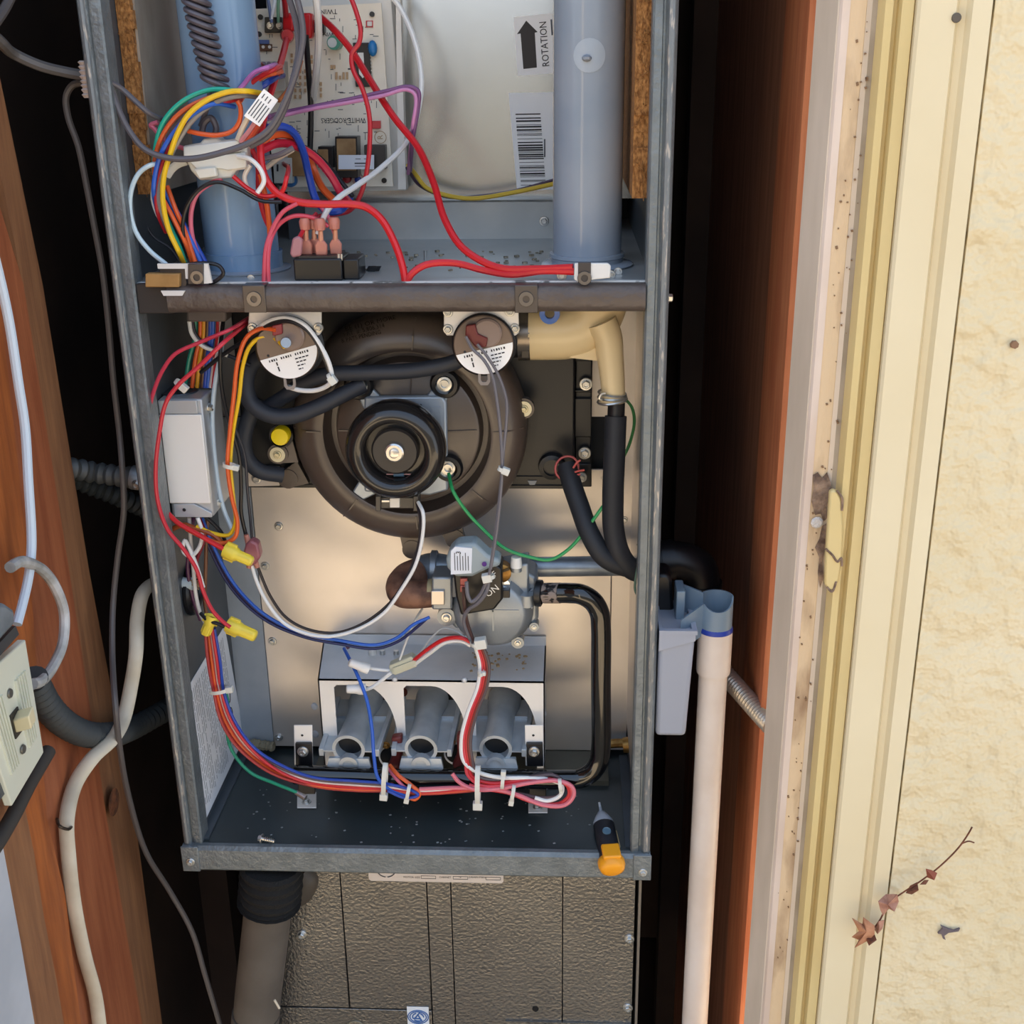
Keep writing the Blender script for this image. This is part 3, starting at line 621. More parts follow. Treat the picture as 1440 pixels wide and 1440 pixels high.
stuff(g.obj('barcode_bars', ink, bl, smooth=False))
lines(A(766, 209, Yt), (0, 0, 1), (-1, 0, 0), [(-.008, .009, 0, .0013)], inkgrey, bl)

# ---- white nylon plug in the harness
pl = thing('nylon_plug', 'translucent white nylon plug joining the harness in front of the left pipe', 'plug', A(300, 225, .03))
G().prism(px([(257, 205), (281, 201), (286, 195), (305, 193), (310, 198), (330, 195), (347, 206), (346, 238), (331, 240), (326, 250), (281, 254), (268, 240), (262, 226)], .026), (0, .016, 0)).obj('housing', nylon, pl, bevel=.0015)
G().prism(px([(257, 206), (336, 197), (338, 213), (258, 222)], .021), (0, .006, 0)).obj('latch_side', nylon, pl, bevel=.001)
G().prism(px([(262, 224), (345, 214), (346, 236), (320, 240), (300, 236), (282, 244)], .0225), (0, .005, 0)).obj('lower_side', nylon, pl, bevel=.001)
G().prism(px([(272, 238), (302, 235), (305, 248), (280, 252)], .019), (0, .006, 0)).obj('latch', nylon, pl, bevel=.001)
G().tube(smooth_path(px([(262, 227), (250, 231), (241, 238), (234, 248)], .03)), .004, 8, flat=.5).obj('strap', nylon, pl)
tg = thing('wire_tag', 'white printed flag label folded round wires above the nylon plug', 'label', A(365, 150, .01))
P = px([(343, 163), (371, 125), (391, 141), (365, 178)], .012)
G().prism(P, (0, .0008, 0)).obj('flag', paper, tg, smooth=False)
xd = (P[1]-P[0]).normalized(); yd = V((-xd.z, 0, xd.x))
lines((P[0]+P[1]+P[2]+P[3])/4, xd, yd, [(-.010, .004, .005-i*.0024, .0008) for i in range(5)]+[(.006, .010, .004-i*.003, .0008) for i in range(3)], inkgrey, tg)
# ---- catch bracket at the left end of the rail
lt = thing('latch_bracket', 'white and black latch bracket at the left end of the cross rail', 'bracket', A(255, 405, -.006))
wgal = mat('white_gasket', 'dcdad6', .55)
P = [(221, 371), (292, 371), (298, 398), (287, 399), (283, 393), (261, 392), (260, 378), (222, 378)]
G().prism(px(P, -.003), (0, .003, 0)).obj('white_plate', wgal, lt)
pbox(224, 262, 378, 405, -.0005, .02, mat('bracket_dark', '443c38', .4), 'dark_block', lt)
pbox(204, 252, 385, 404, -.006, .008, mat('copper_foam', 'a9824d', .5, col2='8f6a3a', nscale=60), 'striker', lt, bevel=.0008)
pbox(264, 286, 371, 400, -.0045, .003, mat('bracket_dark2', '4b4644', .35, .4), 'nut_plate', lt)
G().lathe(A(277, 390, -.0048), FR, [(.0026, -.002), (.0028, .001), (.0052, .001), (.0056, 0)], 18).obj('nut_ring', mat('clip_ring', '7b7570', .3, .8), lt)
G().prism(px([(226, 409), (260, 409), (256, 416), (230, 416)], -.0075), (0, .002, 0)).obj('white_foot', wgal, lt)
rt_ = thing('clip_bracket', 'white clip with dark ringed hole at the right end of the cross rail', 'bracket', A(833, 398, -.006))
G().prism(px([(808, 370), (855, 370), (859, 374), (858, 391), (812, 396), (807, 393)], -.003), (0, .003, 0)).obj('white_plate', wgal, rt_, bevel=.0008)
pbox(813, 831, 369, 398, -.0045, .003, mat('bracket_dark2', '4b4644', .35, .4), 'nut_plate', rt_)
G().lathe(A(822, 391, -.0048), FR, [(.0026, -.002), (.0028, .001), (.0052, .001), (.0056, 0)], 18).obj('nut_ring', mat('clip_ring', '7b7570', .3, .8), rt_)
screw(rt_, A(859, 386, .02), .0036); screw(rt_, A(790, 387, .012), .0042)
# ---- black transformer / relay on the deck
rel = thing('power_relay', 'black box relay with pink insulated terminals on the grey deck', 'relay', A(455, 398, .02))
Y0 = .014; xa_, xb_ = A(413, 380, Y0).x, A(481, 380, Y0).x; zt_ = A(440, 364, Y0).z
G().box(xa_, xb_, Y0, .052, ZD, zt_).obj('case', mat('relay_case', '121214', .28), rel, bevel=.0012)
G().box(xb_, xb_+.013, Y0+.004, .050, ZD, zt_-.001).obj('side_case', mat('relay_case', '121214', .28), rel, bevel=.0012)
G().box(xa_+.004, xb_-.003, Y0+.003, .049, zt_, zt_+.0018).obj('terminal_plate', mat('term_plate', '241f22', .4), rel)
for x, y0, Yq in ((431, 345, .028), (443, 350, .034), (452, 352, .024), (472, 345, .03)):
    b = A(x, y0, Yq); zz = zt_+.0015; k = G()
    G().prism([(b.x-.0045, Yq-.002, zz), (b.x+.0045, Yq-.002, zz), (b.x+.005, Yq-.002, zz+.008), (b.x+.0025, Yq-.002, zz+.012), (b.x-.0025, Yq-.002, zz+.012), (b.x-.005, Yq-.002, zz+.008)], (0, .004, 0)).obj('terminal_boot', pinkins, rel, bevel=.001)
    G().cyl((b.x, Yq, zz+.011), (b.x+.0005, Yq, zz+.021), .0022, .0018, 10).obj('crimp', mat('crimp', 'd99a7c', .3, .4), rel)
    G().lathe((b.x, Yq, zz+.019), (0, 0, 1), [(.002, 0), (.0042, .001), (.0048, .007), (.0036, .010), (0, .010)], 10).obj('terminal_boot', pinkins, rel)
G().prism(px([(411, 335), (420, 332), (425, 338), (423, 360), (411, 363), (407, 357)], .016), (0, .006, 0)).obj('terminal_boot', mat('boot_mauve', 'a8747a', .4), rel, bevel=.0015)
for x in (480, 476): G().cyl(A(x, 357, .017), A(x, 366, .017), .0013, .0013, 8).obj('lug', steel, rel)

# ---- collector box behind the blower
cx0, cx1 = A(345, 640, .135).x, A(832, 640, .128).x; cz0 = A(700, 686, .13).z
cbx = thing('collector_box', 'black plastic collector box behind the round draft blower', 'box', ((cx0+cx1)/2, .15, cz0))
cblk = mat('collector_plastic', '141518', .35, bump=.03, bscale=300)
G().box(cx0, cx1-.016, .130, YB, cz0, zb+.02).obj('box', cblk, cbx, bevel=.002)
G().box(cx1-.016, cx1, .142, YB, cz0, zb+.01).obj('side_flange', cblk, cbx, bevel=.0015)
for (y0, y1) in ((470, 508), (548, 552), (560, 615), (652, 685)):
    G().prism(px([(808, y0), (832, y0), (832, y1), (808, y1)], .1385), (0, .005, 0)).obj('flange_block', cblk, cbx, bevel=.001)
G().frame([(cx0, .128, cz0), (cx1-.016, .128, cz0), (cx1-.016, .128, cz0+.012), (cx0, .128, cz0+.012)], [(cx0+.003, .128, cz0+.003), (cx1-.02, .128, cz0+.003), (cx1-.02, .128, cz0+.009), (cx0+.003, .128, cz0+.009)], (0, .003, 0)).obj('bottom_rim', cblk, cbx)
for x, y in ((824, 540), (822, 637)):
    screw(cbx, A(x, y, .137), .0062)
screw(cbx, A(818, 671, .128), .005)
G().lathe(A(776, 655, .129), FR, [(.013, 0), (.012, .006), (.008, .007), (.008, .004), (0, .004)], 24).obj('boss', cblk, cbx)
G().prism(px([(742, 676), (755, 676), (752, 682), (745, 682)], .127), (0, .001, 0)).obj('moulded_mark', mat('mark_grey', '8f9090', .5), cbx)
G().prism(px([(346, 655), (393, 656), (393, 683), (346, 684)], .126), (0, .003, 0)).obj('steel_tab', galv, cbx); screw(cbx, A(361, 673, .1255), .005)

# ---- draft blower (inducer)
X0, Z0 = -.002, A(553, 637, .03).z
IN = thing('draft_blower', 'round dark brown plastic draft blower housing with radial ribs', 'blower', (X0, .13, Z0))
C0 = V((X0, .1295, Z0))
sc = (A(742, 590, .11).x-X0)/.110
def sp_(p): return [(r*sc, h) for r, h in p]
G().lathe(C0, FR, sp_([(.100, 0), (.1095, .002), (.110, .006), (.110, .020), (.1092, .027), (.1065, .034), (.1025, .039), (.096, .043), (.088, .0455), (.081, .0465), (.0775, .0452), (.0755, .036), (.0735, .0240), (.0690, .0240), (.0672, .030), (.0662, .037), (.064, .0385), (.03, .0385), (0, .0385)]), 72).obj('housing', browntan, IN, ang=45)
def ppol(a, r, h): return C0+V((math.cos(a)*r*sc, -h, math.sin(a)*r*sc))
for i, dg in enumerate((84, 2, 178, -42, -128, 134, -86)):
    a = math.radians(dg); g = G(); t = V((-math.sin(a), 0, math.cos(a)))*.0006
    for r0, r1, h in ((.0795, .0925, .0462), (.032, .064, .0388)):
        if dg in (134, -86) and r0 < .05: continue
        p, q = ppol(a, r0, h), ppol(a, r1, h); g.obox((p+q)/2, (q-p)/2, t, (0, .0012, 0))
    p, q = ppol(a, .0925, .0447), ppol(a, .1065, .0345); g.obox((p+q)/2, (q-p)/2, t, (0, .0012, 0))
    g.obj('rib', browntan, IN, smooth=False)
# ears with bolts round the rim
for x, y, bolt in ((392, 637, 1), (737, 573, 1), (580, 771, 0), (640, 756, 0), (406, 672, 0), (700, 470, 0)):
    e_ = A(x, y, .106 if x > 700 and bolt else (.100 if bolt else .118)); dirv = (V((X0, .118, Z0))-e_).normalized()*.016
    g = G(); g.lathe(e_, FR, [(.0095, -.004), (.0095, .004), (0, .004)], 20); s_ = V((-dirv.z, 0, dirv.x)).normalized()*.012
    g.prism([e_+s_*.75+V((0, .004, 0)), e_-s_*.75+V((0, .004, 0)), e_-s_+dirv+V((0, .004, 0)), e_+s_+dirv+V((0, .004, 0))], (0, -.007, 0))
    eo = g.obj('ear', browntan, IN)
    if bolt:
        G().lathe(e_+V((0, -.004, 0)), FR, [(.0072, 0), (.0072, .0016), (0, .0016)], 20).obj('washer', mat('washer_cream', 'd8cfae', .4, .3), eo)
        screw(eo, e_+V((0, -.0056, 0)), .004, m=mat('bolt_cream', 'cfc6a4', .35, .6))
yc_ = thing('yellow_cap', 'bright yellow plastic cap plugging a port left of the blower', 'cap', A(394, 612, .08))
G().lathe(A(398, 610, .1), FR, [(.011, 0), (.011, .008), (.0085, .008), (.0085, .014)], 20).obj('port', black, yc_)
G().lathe(A(396, 611, .087), FR, [(.0082, -.003), (.0086, .006), (.0076, .0085), (0, .0092)], 22).obj('cap', plastic('f0d40c', .3), yc_)
# moulded patent lettering
for s_, x, y, w_ in (('BE (1) OR MORE', 521, 454, .046), ('PAT. #: 5,806,314', 512, 464, .037), ('& PATS PENDING', 508, 473, .036)):
    a = math.radians(13); text(s_, A(x, y, .0838), (math.cos(a), 0, math.sin(a)), (-math.sin(a), 0, math.cos(a)), .0037, mat('mould_ink', '0a0807', 1, spec=0), IN, w=w_, off=.0008)
# motor bracket, motor
Yb_ = .083
brm = mat('bracket_alu', 'a9b4c0', .34, .45)
mb = G(); mb.prism(px([(512, 558), (622, 557), (628, 566), (630, 690), (604, 697), (512, 692)], Yb_), (0, .007, 0))
MB = mb.obj('motor_bracket', brm, IN, bevel=.002)
for (x0, y0, x1, y1) in ((524, 568, 502, 536), (611, 567, 628, 536), (622, 672, 632, 660), (518, 684, 500, 700)):
    p, q = A(x0, y0, Yb_+.003), A(x1, y1, Yb_+.003); d = (q-p); s_ = V((-d.z, 0, d.x)).normalized()
    G().prism([p-s_*.010, q-s_*.0055, q+d.normalized()*.005, q+s_*.0055, p+s_*.010], (0, .005, 0)).obj('bracket_arm', brm, MB, bevel=.0015)
G().frame(px([(606, 572), (620, 572), (621, 640), (607, 640)], Yb_-.0005), px([(609, 576), (617, 576), (618, 620), (610, 620)], Yb_-.0005), (0, .0015, 0)).obj('bracket_rib', brm, MB, bevel=.0005)
G().prism(px([(583, 572), (592, 568), (597, 575), (596, 585), (588, 582)], Yb_-.0004), (0, .0004, 0)).obj('bracket_slot', ink, MB)
for x, y in ((626, 539), (631, 657), (505, 541)):
    G().lathe(A(x, y, .088), FR, [(.0125, -.004), (.0135, .002), (.0115, .006), (.0085, .0065)], 24).obj('rubber_grommet', black, MB)
    G().lathe(A(x-1, y+1, .0815), FR, [(.0066, -.002), (.0066, .001), (.0045, .0013), (.0042, .003), (.003, .003), (.003, .001), (0, .001)], 18).obj('bolt', steel, MB)
mt = thing('blower_motor', 'rounded glossy black motor cap with silver centre nut on the blower', 'motor', (X0, .04, Z0))
mm = mat('motor_black', '211e1d', .2, coat=.35)
Cm = V((A(553, 640, .03).x, .078, A(553, 640, .03).z)); Rm = rp_(553, 637, 71, .045)
mh = .048
G().lathe(Cm, FR, [(Rm*.86, .004), (Rm*.93, .014), (Rm*.985, .023), (Rm, .031), (Rm*.985, .037), (Rm*.93, .0430), (Rm*.85, .0465), (Rm*.76, mh), (Rm*.68, mh-.0005), (Rm*.62, mh-.003), (Rm*.585, mh-.008), (Rm*.56, mh-.017), (0, mh-.017)], 64).obj('motor_cap', mm, mt, ang=60)
G().lathe(Cm+V((0, -(mh-.017), 0)), FR, [(Rm*.47, 0), (Rm*.47, .006), (Rm*.43, .008), (0, .008)], 40).obj('end_disc', mat('motor_disc', '2e2a28', .4), mt)
cn = Cm+V((0, -(mh-.009), 0)); rn = rp_(551, 638, 13.5, .03)
G().lathe(cn, FR, [(rn, 0), (rn, .003), (rn*.85, .004), (rn*.55, .004), (rn*.5, .006), (rn*.3, .0065), (0, .0065)], 26).obj('shaft_nut', mat('nut_bright', 'd6d2cc', .25, .85), mt)
k = Cm+V((.002, -(mh-.014), -Rm*.50)); G().cyl(k-V((.0045, 0, 0)), k+V((.0045, 0, 0)), .0022, .0022, 10).obj('resistor', plastic('39586e', .3), mt)
G().cyl(k-V((.011, 0, 0)), k+V((.011, 0, 0)), .0006, .0006, 6).obj('resistor_lead', plastic('b88a86', .3), mt)
ck = mat('clip_dark', '4b4742', .35)
pbox(529, 588, 700, 715, .058, .02, ck, 'terminal_clip', mt); pbox(528, 535, 698, 719, .054, .012, ck, 'clip_lug', mt); pbox(581, 588, 698, 719, .054, .012, ck, 'clip_lug', mt)
pbox(548, 562, 701, 714, .0565, .01, white, 'clip_insert', mt); pbox(536, 548, 703, 707, .0568, .002, steel, 'clip_blade', mt)

# ---- rubber hoses
def hose(label, pts, r, Y=None, m=None, n=14, cat='hose', **k):
    o = G().tube(smooth_path(px(pts, Y), 8), r, n, **k).obj('rubber_hose', m or rubber); return tag(o, label, cat)
hose('dark rubber hose looping round below the left pressure switch', [(372, 497, .075), (352, 515, .066), (346, 540, .06), (353, 566, .056), (378, 583, .054), (410, 585, .055), (445, 573, .058), (480, 556, .064), (512, 540, .07)], .0072)
hose('dark rubber hose running flat between the two pressure switches', [(372, 575, .078), (400, 558, .074), (428, 538, .068), (460, 527, .064), (520, 524, .062), (580, 521, .062), (640, 509, .062), (655, 500, .062)], .0068)
hose('dark rubber hose curving down behind the yellow cap', [(362, 560, .095), (348, 595, .09), (343, 620, .088), (348, 645, .088), (365, 662, .09), (397, 668, .098)], .0074)

# ---- pressure switches
psface = mat('switch_face', '7d6a5c', .25, col2='756356', nscale=20)
clearp = mat('switch_dome', '8f7c72', .12, spec=.6)
def pswitch(x, y, r, Y, name_label, brk, seg, term):
    t = thing('pressure_switch', name_label, 'pressure switch', A(x, y, Y))
    R = rp_(x, y, r, Y); c = A(x, y, Y)
    P = px(brk, Y+.004); G().prism(P, (0, .002, 0)).obj('mounting_plate', galv_plate, t, bevel=.0008)
    for q in seg['screws']: screw(t, A(q[0], q[1], Y+.0035), .0042)
    G().lathe(c, FR, [(R*1.04, -.018), (R*1.1, -.016), (R*1.1, -.012), (R*1.0, -.010), (R*1.0, -.004), (R*1.05, -.003), (R*1.05, 0), (R, .001)], 48).obj('body', black, t)
    f = G().lathe(c, FR, [(R, .0005), (R*.96, .0015), (0, .0015)], 48).obj('face', psface, t)
    a0, a1 = seg['arc']; pts_ = [c+V((R*.97*math.cos(a), -.0016, R*.97*math.sin(a))) for a in [math.radians(a0+(a1-a0)*i/24) for i in range(25)]]
    L = G().prism(pts_, (0, -.0004, 0)).obj('label', paper, t, smooth=False)
    ch = (pts_[-1]-pts_[0]).normalized(); nn = V((-ch.z, 0, ch.x)); mid = (pts_[0]+pts_[-1])/2+V((0, -.0004, 0))
    rows = [(-.018+k*.0021, -.018+k*.0021+(.0009, .0014, .0011)[k % 3], -.0028, .0019) for k in range(17) if k not in (4, 10)]+[(.004+j*.0031, min(.004+j*.0031+.0024, .0165-i*.0028), -.0066-i*.003, .0010) for i in range(4) for j in range(4) if .004+j*.0031 < .0160-i*.0028]+[(-.0128, -.0116, -.0065, .003), (-.0128, -.0116, -.011, .004)]
    lines(mid, ch, nn, rows, ink, L)
    d = G().lathe(c+V((.0035 if term else -.001, 0, R*.42)), FR, [(R*.5, .001), (R*.48, .004), (R*.42, .0052), (0, .0052)], 32).obj('cover', clearp, t)
    g = G(); b = c+V((0, -.001, -R*1.0)); g.frame([b+V((-.005, 0, .004)), b+V((.005, 0, .004)), b+V((.005, 0, -.006)), b+V((.003, 0, -.009)), b+V((-.003, 0, -.009)), b+V((-.005, 0, -.006))], [b+V((-.0028, 0, .002)), b+V((.0028, 0, .002)), b+V((.0028, 0, -.0045)), b+V((.0015, 0, -.0062)), b+V((-.0015, 0, -.0062)), b+V((-.0028, 0, -.0045))], (0, .002, 0))
    g.obj('slotted_tab', mat('tab_grey', '8c8480', .4), t)
    G().lathe(c+V((-R*.62, -.0015, -R*.22)), FR, [(.0012, .0003), (0, .0003)], 10).obj('pin_hole', ink, t)
    G().prism(px([(p[0], p[1]) for p in term], Y-.008), (0, .006, 0)).obj('terminal', copper_red if r < 43 else plastic('94383c'), t, bevel=.001) if term else None
    return t
s1 = pswitch(404, 490, 43.5, .030, 'round pressure switch behind the looping white wire at the upper left', [(350, 438), (452, 438), (452, 468), (448, 472), (352, 472), (348, 466)], {'screws': [(355, 461), (448, 461)], 'arc': (203, 368)}, [(382, 458), (396, 455), (397, 470), (383, 473)])
G().cyl(A(402, 482, .024), A(402, 482, .014), .0048, .0042, 14).obj('adjuster', mat('adj', '9aa3ad', .3, .5), s1)
s2 = pswitch(680, 485, 42.5, .030, 'round pressure switch beside the cream elbow with red terminals', [(624, 434), (729, 434), (730, 468), (725, 472), (628, 472), (624, 466)], {'screws': [(630, 463), (724, 462), (630, 439), (717, 438)], 'arc': (200, 366)}, [(655, 458), (668, 456), (672, 470), (686, 476), (684, 488), (670, 490), (660, 478), (654, 472)])

# ---- clamp, cream elbow, drain boot
el = thing('vent_elbow', 'cream plastic elbow with a drain spout beside the right pressure switch', 'elbow', A(800, 470, .09))
creamp = mat('cream_plastic', 'e3cda0', .28)
re = rp_(770, 465, 41, .09)
G().tube(smooth_path(px([(744, 465), (770, 465), (795, 464), (815, 459), (832, 446), (841, 425), (843, 405)], .09), 6), re, 32).obj('elbow', creamp, el, ang=60)
G().tube(smooth_path(px([(846, 452), (855, 475), (858, 500), (861, 530), (863, 562)], .07), 6), .0105, 16, rf=lambda t, i: 1.25-.3*t).obj('spout', creamp, el)
G().prism(px([(800, 503), (858, 470), (856, 507), (845, 508)], .075), (0, .005, 0)).obj('web', creamp, el)
G().lathe(A(862, 560, .07), (0, .1, 1), [(.0098, -.004), (.0115, -.003), (.0115, .004), (.0095, .005)], 18).obj('spout_lip', creamp, el)
G().lathe(A(773, 441, .062), FR, [(.0042, -.004), (.0042, .002), (.0085, .003), (.009, -.002)], 20).obj('blue_plug', plastic('4f74c4', .3), el)
for i in range(3):
    G().tube(circ(A(861, 553+i*5, .07), .0118+.0004*i, 20, (1, 0, .12*i-.1), (0, 1, 0), close=True), .0011, 6).obj('wire_clamp', steel, el)
G().tube(smooth_path(px([(847, 562), (843, 560), (846, 554), (852, 553)], .058)), .0012, 6).obj('wire_clamp', steel, el)
hc = thing('hose_clamp', 'dark metal band clamp round the blower outlet beside the cream elbow', 'clamp', A(737, 470, .09))
ax_ = (A(760, 465, .09)-A(720, 465, .09)).normalized()
G().lathe(A(722, 466, .09), ax_, [(0, -.02), (re*.9, -.02), (re*.9, .03), (0, .03)], 32).obj('outlet_stub', black, hc)
G().lathe(A(729, 466, .09), ax_, [(re*.92, 0), (re*1.0, 0), (re*1.0, .0105), (re*.92, .0105)], 40).obj('band', mat('band_metal', '7d756e', .25, .85), hc)
pbox(733, 744, 493, 504, .068, .012, mat('clamp_screw', '4a4642', .35, .6), 'clamp_housing', hc)
# ---- black drain hoses
dh = mat('drain_rubber', '23252a', .6)
h1 = thing('drain_hose', 'black foam-sleeved drain hose leaving the collector box with a red wire tie', 'hose', A(810, 680, .08))
G().tube(smooth_path(px([(797, 655, .10), (804, 680, .088), (815, 712, .075), (829, 750, .06), (850, 783, .052), (880, 797, .055), (912, 800, .07)]), 8), .0092, 16).obj('hose', dh, h1)
G().tube(circ(A(797, 658, .098), .0105, 24, (1, 0, .1), (0, .35, .95), close=True), .0011, 6).obj('wire_tie', plastic('c2554c', .4), h1)
for q in ([(806, 658), (811, 651), (816, 647)], [(808, 664), (815, 662), (822, 661)], [(808, 668), (816, 667)]): G().tube(smooth_path(px(q, .088)), .001, 6).obj('tie_end', plastic('c2554c', .4), h1)
h2 = thing('drain_hose', 'black drain hose hanging straight down from the cream spout', 'hose', A(865, 600, .06))
G().tube(smooth_path(px([(866, 585, .068), (864, 640, .062), (862, 700, .058), (863, 745, .055), (872, 780, .052), (888, 800, .055), (915, 808, .07)]), 8), .0096, 16).obj('hose', dh, h2)
G().tube(px([(867, 566, .07), (866, 590, .068)]), .0075, 16).obj('hose_end', black, h2)
G().tube(smooth_path(px([(897, 765), (900, 785), (895, 805), (893, 830), (897, 837), (902, 832)], .04)), .0011, 6).obj('hanger_wire', plastic('2f5a50', .4), h2)

# ---- junction box
Yj = .030
xj0, xj1 = A(214, 640, Yj).x, A(291, 640, Yj).x; zj1, zj0 = A(280, 562, Yj).z, A(260, 727, Yj).z
jb = thing('junction_box', 'galvanized steel junction box on the left side panel', 'electrical box', ((xj0+xj1)/2, .06, zj0))
jm = mat('box_steel', 'c4c8cc', .38, .4, col2='babec2', nscale=16)
G().box(max(xj0, -.2065), xj1, Yj+.002, .088, zj0, zj1).obj('box', jm, jb, bevel=.0015)
G().box(max(xj0, -.2065), xj1-.001, Yj-.001, Yj+.0015, zj0+.013, zj1-.013).obj('cover', galv_plate, jb, bevel=.0008)
G().box(max(xj0, -.2065), xj1-.004, Yj-.0005, Yj+.0015, zj1-.0125, zj1-.0005).obj('cover_flap', jm, jb, bevel=.0006)
G().prism([(-.2035, Yj-.0008, zj0), (xj1-.001, Yj-.0008, zj0), (xj1-.001, Yj-.0008, zj0+.004), (xj1-.016, Yj-.0008, zj0+.0125), (-.2035, Yj-.0008, zj0+.0125)], (0, .002, 0)).obj('cover_flap', jm, jb, bevel=.0005)
G().lathe(((xj0+xj1)/2-.004, .058, zj1+.0002), (0, 0, 1), [(.017, 0), (.0165, .001), (.0145, .0006), (0, .0006)], 28).obj('knockout', mat('knock_dark', '4a5058', .4, .6), jb)
screw(jb, V((xj1+.0004, Yj+.018, zj1-.012)), .0045, d=(1, -.2, 0)); screw(jb, A(212, 577, Yj-.006), .0028)
G().lathe(A(259, 717, Yj-.0012), FR, [(.0016, .0001), (0, .0001)], 10).obj('hole', ink, jb)

# ---- gas pipe, valve, manifold
gp = thing('gas_pipe', 'galvanized gas pipe with a rusty brown elbow feeding the valve', 'pipe', A(700, 800, .12))
gpm = mat('pipe_zinc', 'a4adb5', .38, .6, col2='87909a', nscale=50); rust = mat('rust', '8f6650', .65, col2='4f3327', nscale=60, bump=.2, bscale=200)
G().tube(px([(612, 799), (918, 795)], .125), .0098, 20).obj('pipe', gpm, gp)
G().tube(smooth_path(px([(628, 802, .122), (605, 800, .12), (590, 806, .112)]), 6), .0155, 20).obj('fitting', gpm, gp)
G().lathe(A(616, 800, .12), (-1, 0, 0), [(.0165, 0), (.0185, .001), (.0185, .006), (.0165, .007)], 24).obj('fitting_collar', gpm, gp)
G().tube(smooth_path(px([(590, 804, .114), (572, 812, .10), (563, 824, .088), (566, 834, .078), (580, 836, .074), (613, 834, .074)]), 6), .0125, 20, rf=lambda t, i: 1.15-.1*t).obj('rusty_elbow', rust, gp)
G().lathe(A(601, 833, .074), (1, 0, 0), [(.0105, 0), (.0128, .001), (.0128, .005), (.0105, .006)], 20).obj('thread_seal', mat('seal', 'a89c78', .8), gp)
gv = thing('gas_valve', 'cast aluminium gas valve with black switch block and round diaphragm', 'gas valve', A(690, 850, .07))
Yv = .062
pbox(607, 636, 812, 858, Yv, .03, alu, 'inlet_block', gv, bevel=.002); pbox(606, 625, 831, 851, Yv-.003, .02, mat('inlet_face', 'd8cfc4', .35, .7), 'inlet_face', gv, bevel=.0008)
G().prism(px([(625, 820), (735, 800), (755, 812), (757, 870), (745, 885), (640, 885), (626, 868)], Yv+.01), (0, .035, 0)).obj('body', alu, gv, bevel=.003)
G().prism(px([(700, 800), (743, 792), (744, 838), (700, 842)], Yv+.004), (0, .03, 0)).obj('outlet_boss', alu, gv, bevel=.002)
G().lathe(A(693, 853, Yv+.012), FR, [(.038, -.01), (.0385, .004), (.035, .008), (.0325, .016), (.0285, .0195), (0, .0195)], 40).obj('diaphragm_cover', alu, gv, ang=50)
cd_ = A(693, 853, Yv-.0075); g = G(); g.obox(cd_+V((0, 0, -.004)), (.024, 0, 0), (0, .0008, 0), (0, 0, .0008)); g.obox(cd_+V((0, 0, -.014)), (.0008, 0, 0), (0, .0008, 0), (0, 0, .0105)); g.obj('cover_rib', alu, gv)
for x, y, r in ((751, 882, .0030), (728, 904, .0040), (628, 868, .006), (622, 820+3, .005), (736, 851, .006), (752, 836, .004)):
    e_ = A(x, y, Yv+.006); G().lathe(e_, FR, [(r*1.5, -.012), (r*1.5, 0), (0, 0)], 18).obj('boss', alu, gv); screw(gv, e_+V((0, -.0004, 0)), r*.85)
G().cyl(A(741, 835, Yv), A(741, 851, Yv), .007, .007, 16).obj('boss', alu, gv)
G().prism(px([(636, 796), (665, 795), (690, 788), (706, 800), (707, 843), (695, 858), (648, 866), (641, 840)], Yv-.018), (0, .03, 0)).obj('switch_block', mat('switch_black', '141314', .35), gv, bevel=.002)
a = math.radians(38); xd = (math.cos(a), 0, math.sin(a)); yd = (-math.sin(a), 0, math.cos(a))
text('OFF', A(690, 811, Yv-.018), xd, yd, .0055, white, gv, w=.012); text('ON', A(692, 831, Yv-.018), xd, yd, .0062, white, gv)
pbox(704, 717, 830, 841, Yv-.012, .012, mat('switch_black', '141314', .35), 'switch_lever', gv)
G().prism(px([(632, 776), (642, 766), (668, 764), (686, 781), (704, 788), (703, 797), (686, 801), (664, 812), (640, 812), (629, 800), (627, 788)], Yv-.024), (0, .022, 0)).obj('actuator', mat('actuator_grey', '9aa6aa', .4), gv, bevel=.003)
G().prism(px([(634, 775), (640, 769), (664, 771), (663, 806), (634, 808)], Yv-.0255), (0, .002, 0)).obj('actuator_label', mat('label_blue_white', 'e6eaf2', .5), gv, smooth=False)
lines(A(649, 789, Yv-.0256), (0, 0, 1), (-1, 0, 0), [(-.009, .008-.003*(i % 2), .006-i*.0024, .0007) for i in range(6)], inkgrey, gv)
text('3', A(645, 777, Yv-.0256), (0, 0, 1), (-1, 0, 0), .0045, ink, gv)
G().lathe(A(681, 793, Yv-.0245), FR, [(.0022, 0), (.0022, .0008), (0, .0008)], 14).obj('purple_plug', plastic('5b2a84', .4), gv)
pbox(636, 646, 812, 840, Yv-.016, .02, mat('actuator_dark', '5d5f60', .4), 'terminal_frame', gv)
for y in (818, 828): pbox(647, 657, y-4, y+5, Yv-.021, .006, plastic('b4584c', .35), 'terminal_boot', gv)
G().lathe(A(705, 806, Yv-.004), FR, [(.009, -.01), (.009, .001), (.0075, .002), (0, .002)], 24).obj('pilot_screw', brass, gv)
p = A(710, 802, Yv-.0066); G().obox(p, (.004, 0, .0016), (0, .0008, 0), (-.0004, 0, .001)).obj('screw_slot', mat('slot', '4a3a22', .6), gv)
G().lathe(A(707, 822, Yv-.002), FR, [(.0075, -.006), (.007, .003), (0, .003)], 20).obj('polished_boss', mat('boss_bright', 'd5dde6', .15, .9), gv)
G().cyl(A(726, 803, Yv), A(726, 795, Yv), .0052, .0052, 16).obj('port', alu, gv); G().cyl(A(726, 797, Yv), A(726, 783, Yv), .0056, .0046, 18).obj('port_cap', white, gv)
